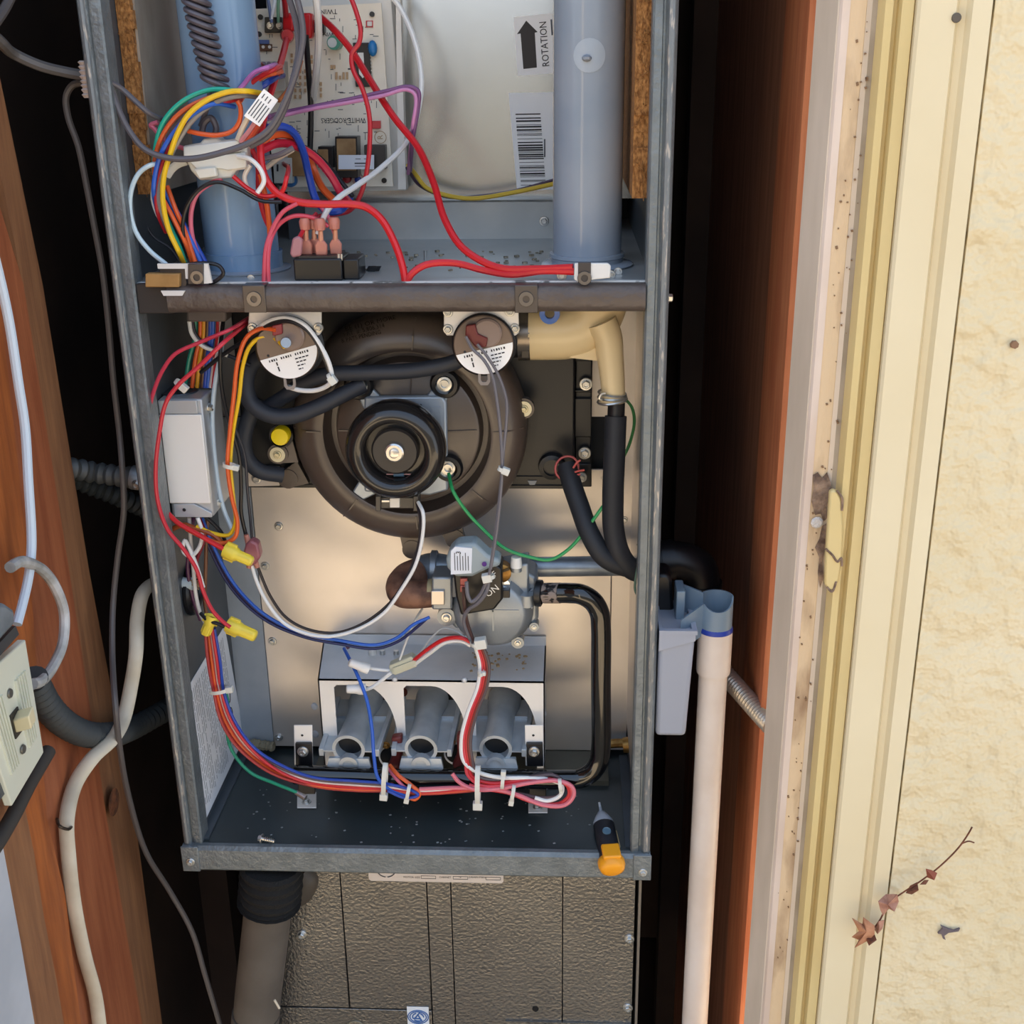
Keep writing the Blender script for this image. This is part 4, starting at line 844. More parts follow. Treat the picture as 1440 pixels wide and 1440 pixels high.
mf = thing('manifold_pipe', 'glossy black bent gas manifold pipe running from valve to burners', 'pipe', A(845, 950, .05))
Ym = .05; rm = rp_(845, 960, 14.2, Ym)
pts = [(758, 834, .065), (775, 834, .06), (800, 834, .055), (818, 836, Ym), (834, 846, Ym), (843, 862, Ym), (845, 880, Ym), (845, 960, Ym), (845, 1050, Ym), (842, 1070, Ym), (832, 1086, Ym), (815, 1095, Ym), (795, 1096, Ym), (700, 1095, Ym), (560, 1094, Ym), (414, 1089, Ym)]
G().tube(smooth_path(px(pts), 7), rm, 24).obj('pipe', blackgloss, mf)
G().lathe(A(757, 834, .064), (1, -.15, 0), [(.0105, -.003), (.0125, -.002), (.0125, .003), (.0105, .004)], 20).obj('thread_collar', black, mf)
G().tube(px([(766, 834, .0625), (788, 834, .0568)]), rm*1.02, 20).obj('pipe_dope', mat('pipe_dope', '8d7f76', .5, col2='17171a', nscale=160, lo=.5, hi=.56), mf)

# ---- burners and bracket
Yf_, Ybk = .085, .163; ztop = A(600, 957, Yf_).z
bb = thing('burner_bracket', 'galvanized bracket with three arched openings over the gas burners', 'bracket', A(610, 957, Yf_))
bx0, bx1 = A(447, 958, Yf_).x, A(766, 958, Yf_).x; bt0 = A(468, 910, Ybk).x; bt1 = A(768, 910, Ybk).x
G().prism([(bx0, Yf_, ztop), (bx1, Yf_, ztop), (bt1, Ybk, ztop), (bt0-.01, Ybk, ztop)], (0, 0, -.0015)).obj('top_plate', galv_bright, bb)
G().prism([(bt0, Ybk-.001, ztop), (bt1, Ybk-.001, ztop), (bt1, Ybk-.001, ztop+.0105), (bt0, Ybk-.001, ztop+.0105)], (0, .0012, 0)).obj('back_flange', galv_bright, bb)
zlow = A(600, 1078, Yf_).z
def arch(cx, hw, zb_, zt2):      # opening outline: straight left edge, flat head, curved right shoulder
    pts_ = [(cx-hw, Yf_, zb_), (cx-hw, Yf_, zb_+(zt2-zb_)*.5), (cx-hw, Yf_, zt2-.003), (cx-hw+.003, Yf_, zt2), (cx-hw*.5, Yf_, zt2)]
    for k in range(12):
        q = math.pi/2*(1-k/11); pts_.append((cx-hw*.1+hw*1.1*math.cos(q), Yf_, zb_+(zt2-zb_)*(.38+.62*math.sin(q))))
    return pts_[:16]+[(cx+hw, Yf_, zb_)]
cxs = [A(515, 1010, Yf_).x, A(612, 1010, Yf_).x, A(712, 1010, Yf_).x]; hw = (cxs[1]-cxs[0])/2-.0042
zin = ztop-.006; zm = A(600, 1020, Yf_).z
xs_ = [bx0]+[(cxs[0]+cxs[1])/2, (cxs[1]+cxs[2])/2]+[bx1]
for i, cx in enumerate(cxs):
    o = arch(cx, hw, zlow, zin); L, R_ = xs_[i], xs_[i+1]; g = G()
    
    out = [(L, Yf_, zlow), (L, Yf_, zlow+(zin-zlow)*.5), (L, Yf_, zin-.003), (L, Yf_, ztop)]+[(min(p[0], R_), Yf_, ztop) for p in o[4:13]]+[(R_, Yf_, ztop), (R_, Yf_, o[14][2]), (R_, Yf_, o[15][2]), (R_, Yf_, zlow)]
    for a_, b_, c_, d_ in zip(o, o[1:], out[1:], out): g.prism([a_, b_, c_, d_], (0, .0013, 0))
    g.obj('front_plate', galv_plate, bb, smooth=False)
g = G(); g.prism([(bx0, Yf_, zlow), (bx0, Yf_, ztop), (bt0-.01, Ybk, ztop), (bt0-.012, Ybk, zlow)], (.0013, 0, 0)); g.obj('side_plate', jm, bb)
g = G(); g.prism([(bx1-.0013, Yf_, zlow), (bx1-.0013, Yf_, ztop), (bt1-.0013, Ybk, ztop), (bt1-.0013, Ybk, zlow)], (.0013, 0, 0)); g.obj('side_plate', jm, bb)
for x, y in ((555, 955), (653, 956)): G().sphere(A(x, y, Yf_-.0005), .003, 10, sq=1).obj('dimple', galv_bright, bb)
for x, y in ((443, 993), (444, 1032), (764, 1003)): G().lathe(A(x, y, Yf_+.01), (-.5, -1, 0), [(.004, 0), (.0035, .002), (0, .003)], 12).obj('rivet', jm, bb)
for x, y in ((543, 914), (562, 914)): G().cyl(V((A(x, y, Ybk).x, .14, ztop)), V((A(x, y, Ybk).x, .14, ztop+.004)), .003, .0025, 10).obj('stud_nut', steel, bb)
G().cyl(V((A(524, 917, .14).x, .14, ztop)), V((A(524, 917, .14).x, .14, ztop+.009)), .0042, .0038, 14).obj('white_post', white, bb)
g = G(); rr = random.Random(8)
for i in range(40):
    c = AZ(rr.uniform(660, 740), rr.uniform(918, 945), ztop); q = rr.uniform(.0005, .0014); g.obox((c.x, c.y, ztop+q*.4), (q, q*.5, 0), (-q*.4, q, 0), (0, 0, q*.5))
stuff(g.obj('flakes', mat('flakes', 'b59a74', .9), bb))
# dark heat exchanger cell openings behind the burners
for cx in cxs: G().lathe((cx, Ybk-.002, A(600, 985, Ybk).z), FR, [(.024, 0), (0, 0)], 24).obj('cell_opening', mat('cell_dark', '0b0b0c', .8), bb)
G().lathe(A(566, 973, Ybk-.004), FR, [(.0055, 0), (.0055, .001), (0, .001)], 14).obj('copper_plug', mat('copper_dark', '6a2f22', .4, .3), bb)
bm_ = mat('burner_metal', 'c6cdd2', .42, .4, col2='b0b8be', nscale=35)
names = ['leftmost of the three grey venturi burners, nearest the steel tab', 'middle one of the three grey venturi burners under the bracket', 'rightmost of the three grey venturi burners, behind the red wire loop']
for (fx, bx), nm, cx in zip(((490, 516), (592, 608), (697, 710)), names, cxs):
    P0, P1 = A(fx, 1054, .060), A(bx, 982, .150)
    b = thing('gas_burner', nm, 'burner', P0); d = (P1-P0); L = d.length
    r0 = rp_(fx, 1054, 21.5, .060)
    dn = d.normalized()
    G().lathe(P0, dn, [(r0*.82, .012), (r0*.86, 0), (r0*1.08, 0), (r0*1.06, .005), (r0*.95, .012), (r0*.9, L*.5), (r0*.92, L*.7), (r0*1.12, L*.84), (r0*1.15, L), (0, L)], 28).obj('venturi', bm_, b)
    G().lathe(P0, dn, [(r0*.83, .011), (0, .0112)], 24).obj('venturi_throat', mat('throat', '23262a', .6, .3), b)
    side = V((1, 0, 0)); upv = side.cross(dn)*1.0; upv = upv if upv.z > 0 else -upv
    for s_ in (-1, 1):
        w0, w1 = r0*.9, r0*1.9
        q = [P0+side*s_*w0, P0+side*s_*w1*.92, P1+side*s_*w1*1.02, P1+side*s_*w0*.9]
        G().prism([p-upv*.003 for p in q], upv*.0014).obj('tray_wing', bm_, b)
        e0, e1 = P0+side*s_*w1*(.95 if s_ < 0 else .97)-upv*.004, P1+side*s_*w1*1.05-upv*.002
        G().obox((e0+e1)/2, (e1-e0)/2, side*.0024, upv*.0042).obj('tray_rail', bm_, b, bevel=.0006)
        t0 = P0+d*.62+side*s_*r0*1.35; G().obox(t0, side*.0065, dn*.0008, upv*.0016).obj('tab', mat('tab_bright', 'c2c5c8', .3, .8), b)
    # cast orifice saddle in the throat
    G().lathe(P0+V((0, -.004, -r0*.95)), (0, -1, 0), [(r0*.62, -.006), (r0*.62, .002), (r0*.38, .002), (r0*.38, -.006)], 18, a0=0, a1=math.pi, up=(1, 0, 0)).obj('orifice_saddle', bm_, b)
    G().prism([P0+V((-r0*1.3, -.002, -r0*.6)), P0+V((r0*1.3, -.002, -r0*.6)), P0+V((r0*1.45, -.004, -r0*1.25)), P0+V((-r0*1.45, -.004, -r0*1.25))], (0, .004, 0)).obj('foot', bm_, b)
for x0 in (413, 738):
    sg = thing('manifold_support', 'steel manifold support tab left of the burners' if x0 < 500 else 'steel manifold support tab right of the burners', 'bracket', A(x0+13, 1075, .066))
    pbox(x0, x0+26, 1020, 1077, .068, .0015, galv_plate, 'steel_tab', sg, sk=1, bevel=.0006); pbox(x0+2, x0+25, 1046, 1078, .064, .004, black, 'black_pad', sg, sk=1)
    screw(sg, A(x0+13, 1057, .0635), .0056); G().lathe(A(x0+12, 1034, .0678), FR, [(.0013, .0002), (0, .0002)], 10).obj('hole', ink, sg)
    yf = 1137 if x0 < 500 else 1144; fz = ZF+.0005
    q = [AZ(x0+5, yf-22, fz), AZ(x0+32, yf-22, fz), AZ(x0+32, yf, fz), AZ(x0+5, yf, fz)]
    G().prism(q, (0, 0, .0014)).obj('foot_plate', galv_plate, sg, bevel=.0004); pbox(x0+6, x0+30, 1098, yf-20, .045, .003, black, 'foot_post', sg)
    screw(sg, AZ(x0+18, yf-9, fz+.0014), .0048, d=(0, 0, 1))
for x, y in ((556, 1060), (648, 1056)):
    f = thing('flame_sensor', 'dark red flame sensor plug between left and middle burners' if x < 600 else 'dark red igniter plug between middle and right burners', 'sensor', A(x, y, .07))
    c_ = A(x-6, y+4, .083); G().lathe(c_, FR, [(.011, 0), (.0125, .001), (.0125, -.001)], 24).obj('ring', galv_plate, f)
    G().lathe(c_, FR, [(.0108, .0003), (0, .0003)], 20).obj('ring_hole', mat('cell_dark', '0b0b0c', .8), f)
    G().prism(px([(x-6, y-22), (x+9, y-24), (x+10, y), (x+6, y+20), (x-10, y+26), (x-12, y+20), (x-5, y+4)], .072), (0, .010, 0)).obj('plug', copper_red, f, bevel=.002)
    screw(f, A(x-13, y-12, .080), .004, m=brass)
# ================================================================ wiring above the rail
RED, RED2, ORG, YEL, GRN, BLU, BLU2, GRY, BRN, WHT, BLK, PNK, PUR = 'cc1e26', 'b8222e', 'e0602a', 'e9bd1e', '1fae92', '2347a8', '2f62c4', '6d6a70', '5a4a4e', 'e8e8e6', '18181c', 'd4697e', '7a4a78'
HG = 'left harness wires'
def hw_(label, col, pts, Y=None, r=.0019, **k): return wire(label, col, pts, Y, r, **k)
hw_('green harness wire, outermost of the arched bundle left of the plug', GRN, [(345, 131, .03), (318, 126), (292, 127), (256, 143), (229, 173), (218, 212), (217, 245), (224, 278), (238, 315), (253, 348), (262, 374, .03)], .022)
hw_('orange harness wire just inside the green one in the arched bundle', ORG, [(352, 132, .032), (320, 133), (285, 141), (250, 162), (226, 196), (217, 232), (221, 262), (240, 300), (260, 340), (272, 374, .03)], .020)
hw_('brownish grey harness wire between orange and red in the arch', BRN, [(352, 134, .03), (318, 136), (288, 145), (255, 170), (233, 203), (224, 240), (222, 268), (230, 310), (248, 345), (258, 374, .034)], .018)
hw_('red harness wire in the middle of the arched bundle', RED2, [(340, 139, .03), (300, 146), (262, 170), (238, 204), (226, 238), (220, 268), (222, 298), (233, 326, .034)], .016)
hw_('bright blue harness wire crossing the middle of the arched bundle', BLU2, [(330, 150, .03), (300, 146), (268, 163), (242, 190), (226, 218), (219, 242), (216, 268), (222, 300, .032)], .0135)
hw_('yellow harness wire on top of the arched bundle', YEL, [(366, 131, .028), (345, 128), (322, 129), (294, 139), (266, 160), (249, 189), (240, 215), (231, 246), (229, 280), (237, 322), (252, 355), (260, 374, .032)], .011, r=.0021)
hw_('grey harness wire inside the yellow one, arching to the deck', '8a8580', [(362, 136, .03), (336, 135), (303, 144), (272, 168), (252, 196), (238, 224), (226, 256), (224, 285), (236, 320), (250, 352, .034)], .0145)
hw_('blue harness wire dropping to the deck beside the left pipe', BLU2, [(228, 262, .03), (242, 290), (262, 325), (284, 372)], .026)
hw_('darker blue harness wire dropping to the deck beside the left pipe', BLU, [(232, 266, .034), (248, 296), (270, 334), (292, 374)], .03)
hw_('orange harness wire dropping between blue wires to the deck', ORG, [(235, 262, .03), (246, 292), (260, 325), (276, 374)], .024)
hw_('orange wire looping under the arched bundle above the plug', ORG, [(264, 184), (282, 188), (306, 190), (327, 184), (337, 170), (338, 150), (334, 142)], .022)
hw_('pale blue-white wire bowing out left towards the cabinet flange', 'c6dbe6', [(226, 231, .02), (212, 232), (196, 243), (185, 266), (183, 295), (191, 326), (210, 352), (234, 372)], .012)
hw_('short white wire curving behind the harness near the insulation', WHT, [(216, 262), (215, 280), (222, 302), (236, 322)], .036)
hw_('thin dark wire curving in the corner behind the harness', '2c2c34', [(200, 280), (202, 305), (215, 332), (240, 350), (255, 372)], .06, r=.0011)
hw_('black wire arching in front of the left pipe under the plug', BLK, [(258, 335), (257, 315), (264, 288), (282, 265), (306, 256), (336, 266), (366, 282), (396, 284)], .0195, r=.0016)
hw_('pink-red wire rising to the underside of the white plug', PNK, [(282, 372), (270, 330), (269, 298), (278, 272), (300, 256), (312, 252)], .028)
hw_('red wire from the plug to the grey board socket', RED, [(328, 248), (350, 266), (372, 276), (396, 270), (403, 250), (399, 230, .222)], .024)
hw_('white wire curling right of the nylon plug', WHT, [(334, 220, .02), (352, 224), (366, 238), (371, 255), (362, 271)], .016)
hw_('second white wire hooking down behind the white curl', 'd8d2c8', [(352, 232), (344, 248), (348, 264), (360, 276)], .028)
hw_('red wire hanging behind the orange wire right of the plug', RED2, [(352, 205), (362, 230), (364, 270), (372, 304), (378, 318)], .04, r=.0022)
hw_('orange wire hanging straight down right of the left pipe', ORG, [(366, 245), (374, 280), (378, 310), (380, 335)], .034, r=.0022)
hw_('pink wire hooking behind the grey cable at the harness left', PNK, [(262, 210), (236, 200), (216, 180), (212, 176), (222, 172)], .036)
for (lb_, c_, P_) in (('cream wire coming out of the white flag label', 'd9c8ad', [(352, 160), (342, 178), (334, 197)]), ('salmon pink wire below the white flag label', 'dc8a88', [(362, 168), (350, 186), (338, 200)]), ('orange-red wire below the white flag label', 'd8502c', [(368, 172), (358, 186), (346, 202)])): hw_(lb_, c_, P_, .02, r=.0022)
hw_('pink-violet wire entering the grey socket at the board edge', 'c070b0', [(322, 142, .03), (340, 122), (358, 102), (376, 95), (390, 93, .224)], .05)
hw_('red wire entering the grey socket at the board edge', RED, [(318, 146, .04), (342, 127), (362, 110), (384, 98), (394, 96, .224)], .06)
hw_('orange wire entering the grey socket below the red one', ORG, [(338, 142, .04), (352, 122), (370, 108), (386, 103), (396, 102, .224)], .07)
hw_('dull red wire arching over the pink one to the grey socket', 'b3482e', [(334, 112), (341, 98), (354, 91), (372, 94, .222)], .09)
hw_('blue wire curving behind the white flag label', BLU, [(304, 148), (330, 148), (356, 130), (376, 116), (398, 106, .222)], .08, r=.0026)
hw_('thin orange wire on the board left of the black wire', 'dd8048', [(424, 86, .225), (419, 102, .21), (406, 125, .19), (392, 142, .17)], r=.0018)
GC = mat('cable_grey', '5b585e', .4)
wire('grey thermostat cable sweeping from the left flange across the plug', '', [(150, 114, .004), (158, 130), (166, 152), (182, 184), (204, 210), (236, 222), (272, 223), (310, 215), (350, 201), (380, 180), (402, 140), (418, 96), (426, 55), (424, 25), (414, -16)], .008, r=.0024, m=GC, cat='cable', name='cable')
wire('second grey cable running beside the first over the board top', '', [(352, 206), (378, 190), (398, 158), (412, 112), (420, 70), (416, 30), (402, -16)], .014, r=.0024, m=GC, cat='cable', name='cable')
wire('short grey cable from the flange grommet to the arched harness', '', [(150, 113, .004), (170, 124), (188, 140), (208, 158), (228, 168, .03)], .012, r=.0022, m=GC, cat='cable', name='cable')
wire('violet wire strung across the board towards the panel', '', [(378, 164, .06), (400, 158), (440, 150), (500, 138), (545, 128), (575, 122), (588, 128), (588, 150), (581, 190), (577, 240, .2)], .13, r=.0019, m=plastic(PUR))
wire('pink wire strung across the board below the violet one', '', [(374, 168, .06), (404, 161), (440, 153), (496, 143), (540, 134), (572, 126), (584, 134), (580, 180), (574, 244, .2)], .128, r=.0017, m=plastic('c583b0'))
wire('yellow wire sagging along the foot of the access panel', '', [(574, 232, .22), (585, 246), (600, 264), (630, 275), (665, 279), (720, 271), (790, 256)], .235, r=.0022, m=plastic('d9b63c'))
wire('dark purple wire sagging beside the yellow one on the panel', '', [(572, 236, .22), (592, 262), (630, 277), (672, 276), (725, 268), (790, 250)], .243, r=.0016, m=plastic('4a3348'))
TR = .0030
wire('thick red wire from the red flag connector down to the rail', RED, [(403, 56, .196), (396, 84, .15), (384, 120, .1), (372, 160, .06), (366, 205, .03), (371, 245, .025), (388, 270, .024), (416, 283, .024), (452, 287, .024), (492, 287, .024), (514, 291, .024), (536, 308, .022), (555, 342, .018), (566, 375, .012), (570, 398, .010)], r=TR)
wire('thick red wire from the right board connector to the white clip', RED, [(446, 20, .2), (470, 42, .18), (492, 68, .17), (520, 112, .15), (552, 162, .13), (588, 208, .11), (610, 258, .08), (626, 310, .05), (652, 350, .03), (700, 376, .018), (755, 378, .012), (806, 376, .006)], r=TR)
wire('thick red wire curving from the rail to the white clip', RED, [(571, 397, .010), (580, 384, .011), (600, 372, .014), (640, 370, .02), (680, 380, .02), (720, 386, .014), (765, 381, .010), (808, 382, .004)], r=TR*.95)
wire('red lead entering the red flag connector from above', RED2, [(397, -16, .18), (400, 0, .19), (402, 22, .21)], r=.0026)
wire('thin red wire winding down the right half of the board', RED2, [(488, -16), (500, 14), (507, 42), (505, 60), (495, 76), (496, 96), (510, 126), (519, 160), (520, 200), (515, 245), (506, 276), (492, 296), (468, 302), (448, 305), (432, 322), (422, 338)], .10, r=.0020, rough=.35)
wire('white wire hanging in front of the red connector', WHT, [(443, -16, .14), (447, 20, .15), (448, 60, .17), (445, 100, .19), (440, 142, .22)], r=.0032)
wire('black wire running straight down the board centre', BLK, [(430, 50, .2), (433, 90, .21), (437, 150, .215), (436, 212, .22)], r=.0027)
wire('white wire looping over the panel and back to the relay', WHT, [(540, -16, .2), (562, 10, .2), (584, 60, .19), (593, 115, .18), (586, 165, .17), (570, 202, .15), (536, 236, .12), (500, 262, .08), (474, 280, .05), (458, 300, .036), (447, 330, .03)], r=.0024)
wire('thick blue wire crossing the lower left of the board', BLU, [(376, 180, .05), (398, 178, .06), (414, 188, .07), (426, 212, .08), (434, 245, .09), (444, 280, .09), (460, 297, .08), (478, 296, .08), (492, 278, .1)], r=.0032)
wire('thick orange wire arching beside the big red wire', ORG, [(368, 198, .045), (388, 189, .06), (410, 192, .08), (428, 212, .1), (440, 236, .11), (452, 262, .1), (470, 282, .09)], r=.0032)
wire('thick crimson wire arching across the relays', 'c02038', [(366, 212, .045), (390, 202, .06), (416, 205, .08), (444, 222, .09), (466, 248, .09), (480, 272, .085), (492, 286, .07)], r=.0034)
wire('black wire running along the top of the crimson arch', BLK, [(388, 198, .07), (418, 202, .09), (450, 222, .11), (474, 248, .1), (496, 276, .09)], r=.0020)
wire('grey wire from the plug to the cream board socket', GRY, [(340, 226), (364, 224), (392, 218), (412, 208)], .05, r=.0022)
wire('cream wire beside the grey one at the board corner', 'd6c8b4', [(374, 236), (392, 222), (412, 210)], .06, r=.0022)
wire('dark wire loop hanging below the board left corner', BLK, [(390, 262, .14), (388, 284, .1), (390, 304, .1), (398, 310, .1), (402, 294, .1), (400, 276, .14)], r=.0022)
wire('thin pink-red wire from the relay boot to the deck edge', 'cc4a5c', [(462, 318, .03), (440, 306, .028), (412, 304, .026), (392, 316, .024), (380, 340, .016), (377, 370, .012), (378, 398, .010)], r=.0018)
wire('thin red wire from the big red wire to the deck edge', 'cc4a5c', [(418, 286, .022), (398, 298, .02), (383, 322, .018), (374, 350, .014), (371, 398, .010)], r=.0018)
wire('thin red wire to the mauve relay boot', RED2, [(445, 300, .04), (430, 318, .03), (421, 334, .019)], r=.0017)
wire('thin pink-red wire to the rightmost relay terminal', PNK, [(452, 292, .04), (462, 306, .036), (471, 330, .031)], r=.0017)
for lb_, c_, P_ in (('blue-grey lead on the terminal screws at the board top', '5f6f96', [(374, -16), (379, 12), (382, 32)]), ('white lead on the terminal screws at the board top', 'dfe4ea', [(388, -16), (385, 10), (381, 28)]), ('green lead on the terminal screws at the board top', '6f9a7c', [(393, -16), (391, 14), (392, 32)])): wire(lb_, c_, P_, .222, r=.0016)
wire('black wire loop tucked behind the latch bracket', BLK, [(262, 372), (290, 370), (308, 374), (314, 384), (304, 395), (294, 398)], .004, r=.0016)

# ================================================================ wiring below the rail
gr = thing('wire_bushing', 'dark strain-relief bushing under the rail where coloured wires pass', 'bushing', A(295, 445, .06))
pbox(262, 318, 430, 453, .05, .02, mat('bushing', '6b625e', .5), 'bushing', gr, bevel=.002)
for i, (c_, x, nm, bx) in enumerate((('17806a', 275, 'green', 260), (ORG, 282, 'orange', 270), ('dd9a20', 287, 'amber', 277), ('5e3a26', 292, 'brown', 284), (BLU, 296, 'dark blue', 288), (BLU2, 300, 'bright blue', 292), (RED2, 307, 'red', 299), ('d8c8c4', 311, 'pinkish white', 296))):
    wire(nm+' wire dropping from the bushing into the junction box top', c_, [(x, 448), (x-1, 475), (x-(x-bx)*.6, 505), (bx, 545, .062)], .062, r=.0018, per=5)
wire('white wire swinging right from the bushing behind other wires', WHT, [(266, 452), (270, 470), (284, 486), (304, 494), (320, 500)], .055, r=.0018)
wire('black wire running from the bushing behind the yellow wire', '20222e', [(270, 452), (276, 472), (296, 490), (326, 502), (352, 514)], .058, r=.0018)
wire('pink-red wire curving left from the plate over the junction box', 'c93a50', [(350, 447, .05), (322, 464), (282, 481), (246, 498), (228, 522), (217, 548), (211, 570), (207, 590)], .008, r=.0017)
wire('long red wire looping in front of the junction box down to the wire nuts', 'c93040', [(350, 452, .05), (312, 484), (280, 515), (252, 540), (234, 565), (224, 610), (219, 660), (222, 705), (236, 745), (258, 772), (276, 800), (286, 832), (300, 860), (318, 878), (324, 882)], -.004, r=.0018)
wire('orange wire from the left pressure switch down the panel', ORG, [(388, 464, .022), (368, 462), (348, 473), (335, 505), (329, 555), (323, 610), (320, 655), (326, 700), (334, 735), (330, 756), (312, 764), (288, 757), (262, 744)], .026, r=.0019)
wire('yellow wire from the left pressure switch beside the orange one', YEL, [(400, 488, .02), (386, 476), (368, 474), (352, 486), (342, 512), (336, 560), (328, 605), (324, 650), (328, 700), (331, 735), (322, 752), (300, 750), (276, 740)], .030, r=.0018)
wire('pale blue-white wire hanging right of the junction box', 'c3d5e2', [(313, 470, .06), (311, 495), (303, 535), (299, 580), (300, 620), (304, 660), (309, 692), (316, 720), (328, 748)], .05, r=.002)
wire('black wire hanging from the bushing to the pink splice', BLK, [(314, 450, .06), (310, 490), (310, 530), (316, 570), (326, 604), (336, 640), (339, 685), (339, 720), (344, 745), (348, 760)], .045, r=.0018)
wire('thin dark wire hanging beside the black one to the splice', '34343c', [(330, 600, .07), (344, 640), (348, 690), (352, 730), (355, 765)], .07, r=.0014)
wire('white wire looping round the left pressure switch to its tie', WHT, [(362, 462, .03), (382, 450, .024), (404, 447, .02), (428, 457, .016), (450, 485, .014), (464, 515, .014), (466, 536, .018), (448, 548, .026), (424, 549, .03), (405, 544, .034)], r=.0020)
wire('black wire following the white loop round the left switch', BLK, [(282, 524, .05), (312, 500, .045), (342, 480, .036), (364, 466, .028), (386, 454, .022), (408, 452, .018), (432, 464, .015), (452, 494, .014), (464, 526, .016)], r=.0018)
wire('grey wire from the right switch down to the gas valve', GRY, [(655, 473), (664, 490), (680, 506), (692, 528), (699, 565), (704, 610), (706, 660), (703, 705), (698, 750), (690, 800)], .018, r=.0014)
wire('second grey wire bowing out right of its neighbour', GRY, [(671, 484), (684, 500), (700, 526), (712, 562), (712, 595), (708, 635), (706, 662), (700, 720), (693, 775), (688, 808)], .019, r=.0013)
wire('white wire from the blower clip sweeping down to the splice', WHT, [(588, 706, .05), (595, 722), (594, 755), (584, 795), (565, 828), (540, 862), (505, 884), (462, 895), (425, 889), (398, 875), (374, 845), (360, 815), (354, 795)], .04, r=.0017)
wire('dark wire alongside the white one from the blower clip', '2b262a', [(586, 706, .052), (591, 730), (589, 765), (574, 808), (548, 848), (508, 878), (470, 890), (430, 884), (402, 868), (380, 838), (366, 806), (360, 790)], .043, r=.0014)
wire('green ground wire from the motor bracket to the hoses', '2a9a5a', [(631, 666, .075), (637, 690), (655, 718), (680, 745), (710, 771), (748, 784), (774, 787), (800, 772), (826, 742), (848, 712)], .06, r=.0016)
wire('thin green wire behind the straight drain hose', '3a8a4a', [(876, 558), (888, 572), (892, 592), (886, 622), (874, 650), (866, 680)], .10, r=.0014)
wire('blue wire sweeping from the junction box to the valve', BLU2, [(284, 728), (300, 768), (330, 822), (372, 864), (425, 890), (480, 901), (528, 907), (558, 897), (582, 878), (604, 868)], .05, r=.0016)
wire('navy wire sweeping beside the blue one to the valve', '23285a', [(278, 730), (295, 772), (326, 828), (370, 870), (425, 895), (480, 906), (528, 912), (560, 902), (584, 884), (600, 870)], .055, r=.0015)
wire('purple-brown wire below the blue pair', '4a2846', [(286, 740), (310, 800), (350, 850), (400, 882), (440, 893), (485, 905), (490, 912)], .058, r=.0016)
for i, (c_, nm, P_) in enumerate(((WHT, 'white wire curling below the junction box', [(278, 728), (284, 748), (280, 770), (268, 782), (258, 776), (260, 760), (266, 770), (278, 800), (286, 826)]),
        ('d6cfc8', 'second white wire dropping from the junction box', [(266, 728), (268, 760), (272, 800), (276, 840), (284, 868), (292, 880)]),
        ('5a2a50', 'purple wire dropping below the junction box', [(272, 728), (266, 770), (264, 800), (270, 836), (282, 872)]),
        ('8f2030', 'dark red wire dropping below the junction box', [(280, 728), (288, 752), (276, 790), (272, 830), (284, 872)]),
        ('7a5038', 'thin brown wire dropping beside the red one', [(292, 728), (290, 770), (289, 810), (288, 846), (292, 872)]))):
    wire(nm, c_, P_, .03+.006*i, r=.0018)
wire('red wire from the box bottom to the upper yellow nut', RED, [(234, 720), (250, 735), (276, 750), (300, 764), (318, 774)], .018, r=.0022)
wire('orange-brown wire hanging behind the red one at the box bottom', '9a4a20', [(240, 745), (258, 738), (272, 742), (300, 752), (318, 770)], .03, r=.0024)
wire('black wire from the box bottom to the upper yellow nut', BLK, [(286, 724), (300, 736), (312, 750), (320, 772)], .035, r=.0018)
# big lower harness
HZ = [(c, dx, dy, nm) for c, dx, dy, nm in ((RED, 0, 0, 'red'), ('b51f2c', 5, -2, 'dark red'), (ORG, 2, 4, 'orange'), ('d6c4bc', 8, -4, 'whitish'), (BRN, 11, -8, 'brown'), (BLU, 15, -11, 'blue'), ('a83a3a', -4, 6, 'rust red'), ('c8323c', 10, 2, 'light red'))]
for i, (c, dx, dy, nm) in enumerate(HZ):
    lo = dy*.6
    P_ = [(291+dx*.7, 884, .03-i*.001), (296+dx*.9, 930, .03-i*.0008), (303+dx*.75, 970, .03), (314+dx, 1012, .035-i*.001), (340+dx*1.2, 1052, .04-i*.001), (384+dx*.8, 1083+lo, .042-i*.001), (440, 1101+lo*1.2, .04), (500, 1107+lo*1.3, .036), (545, 1109+lo, .036)]
    if nm in ('red', 'dark red', 'light red', 'rust red', 'orange', 'whitish'): P_ += [(590, 1114+dy*.4, .034), (640, 1111+dy*.5, .034), (672, 1108+dy*.5, .034)]
    if nm == 'blue': P_ += [(580, 1112, .032), (588, 1118, .03), (570, 1122, .03), (545, 1112, .032)]
    wire(nm+' wire of the lower harness bundle running along the manifold pipe', c, P_, r=.0015)
wire('green ground wire bowing from the bundle to the left foot plate', '1c8f6c', [(312, 960, .05), (320, 985, .05), (318, 1020, .05), (326, 1055, .045), (352, 1086, .04), (385, 1101, .035), (412, 1112, .03), (424, 1118, .028)], r=.0017)
tag(G().cyl(A(416, 1114, .03), A(430, 1122, .026), .0022, .003, 10).obj('ring_lug', steel), 'small steel ring lug ending the green wire at the foot plate', 'lug')
wire('single blue wire dropping past the left burner', BLU2, [(484, 912, .1), (492, 928, .08), (505, 955, .06), (516, 985, .05), (523, 1025, .044), (526, 1065, .04), (532, 1095, .036), (550, 1112, .034), (572, 1120, .033)], r=.0018)
wire('orange wire hairpin looping left of the cable tie', ORG, [(548, 1076, .05), (560, 1090, .04), (578, 1104, .035), (590, 1116, .033), (584, 1124, .032), (572, 1120, .033)], r=.0019)
wire('pink wire lying inside the orange hairpin', PNK, [(546, 1080, .05), (558, 1096, .04), (574, 1110, .035), (620, 1112, .035), (672, 1106, .036)], r=.0018)
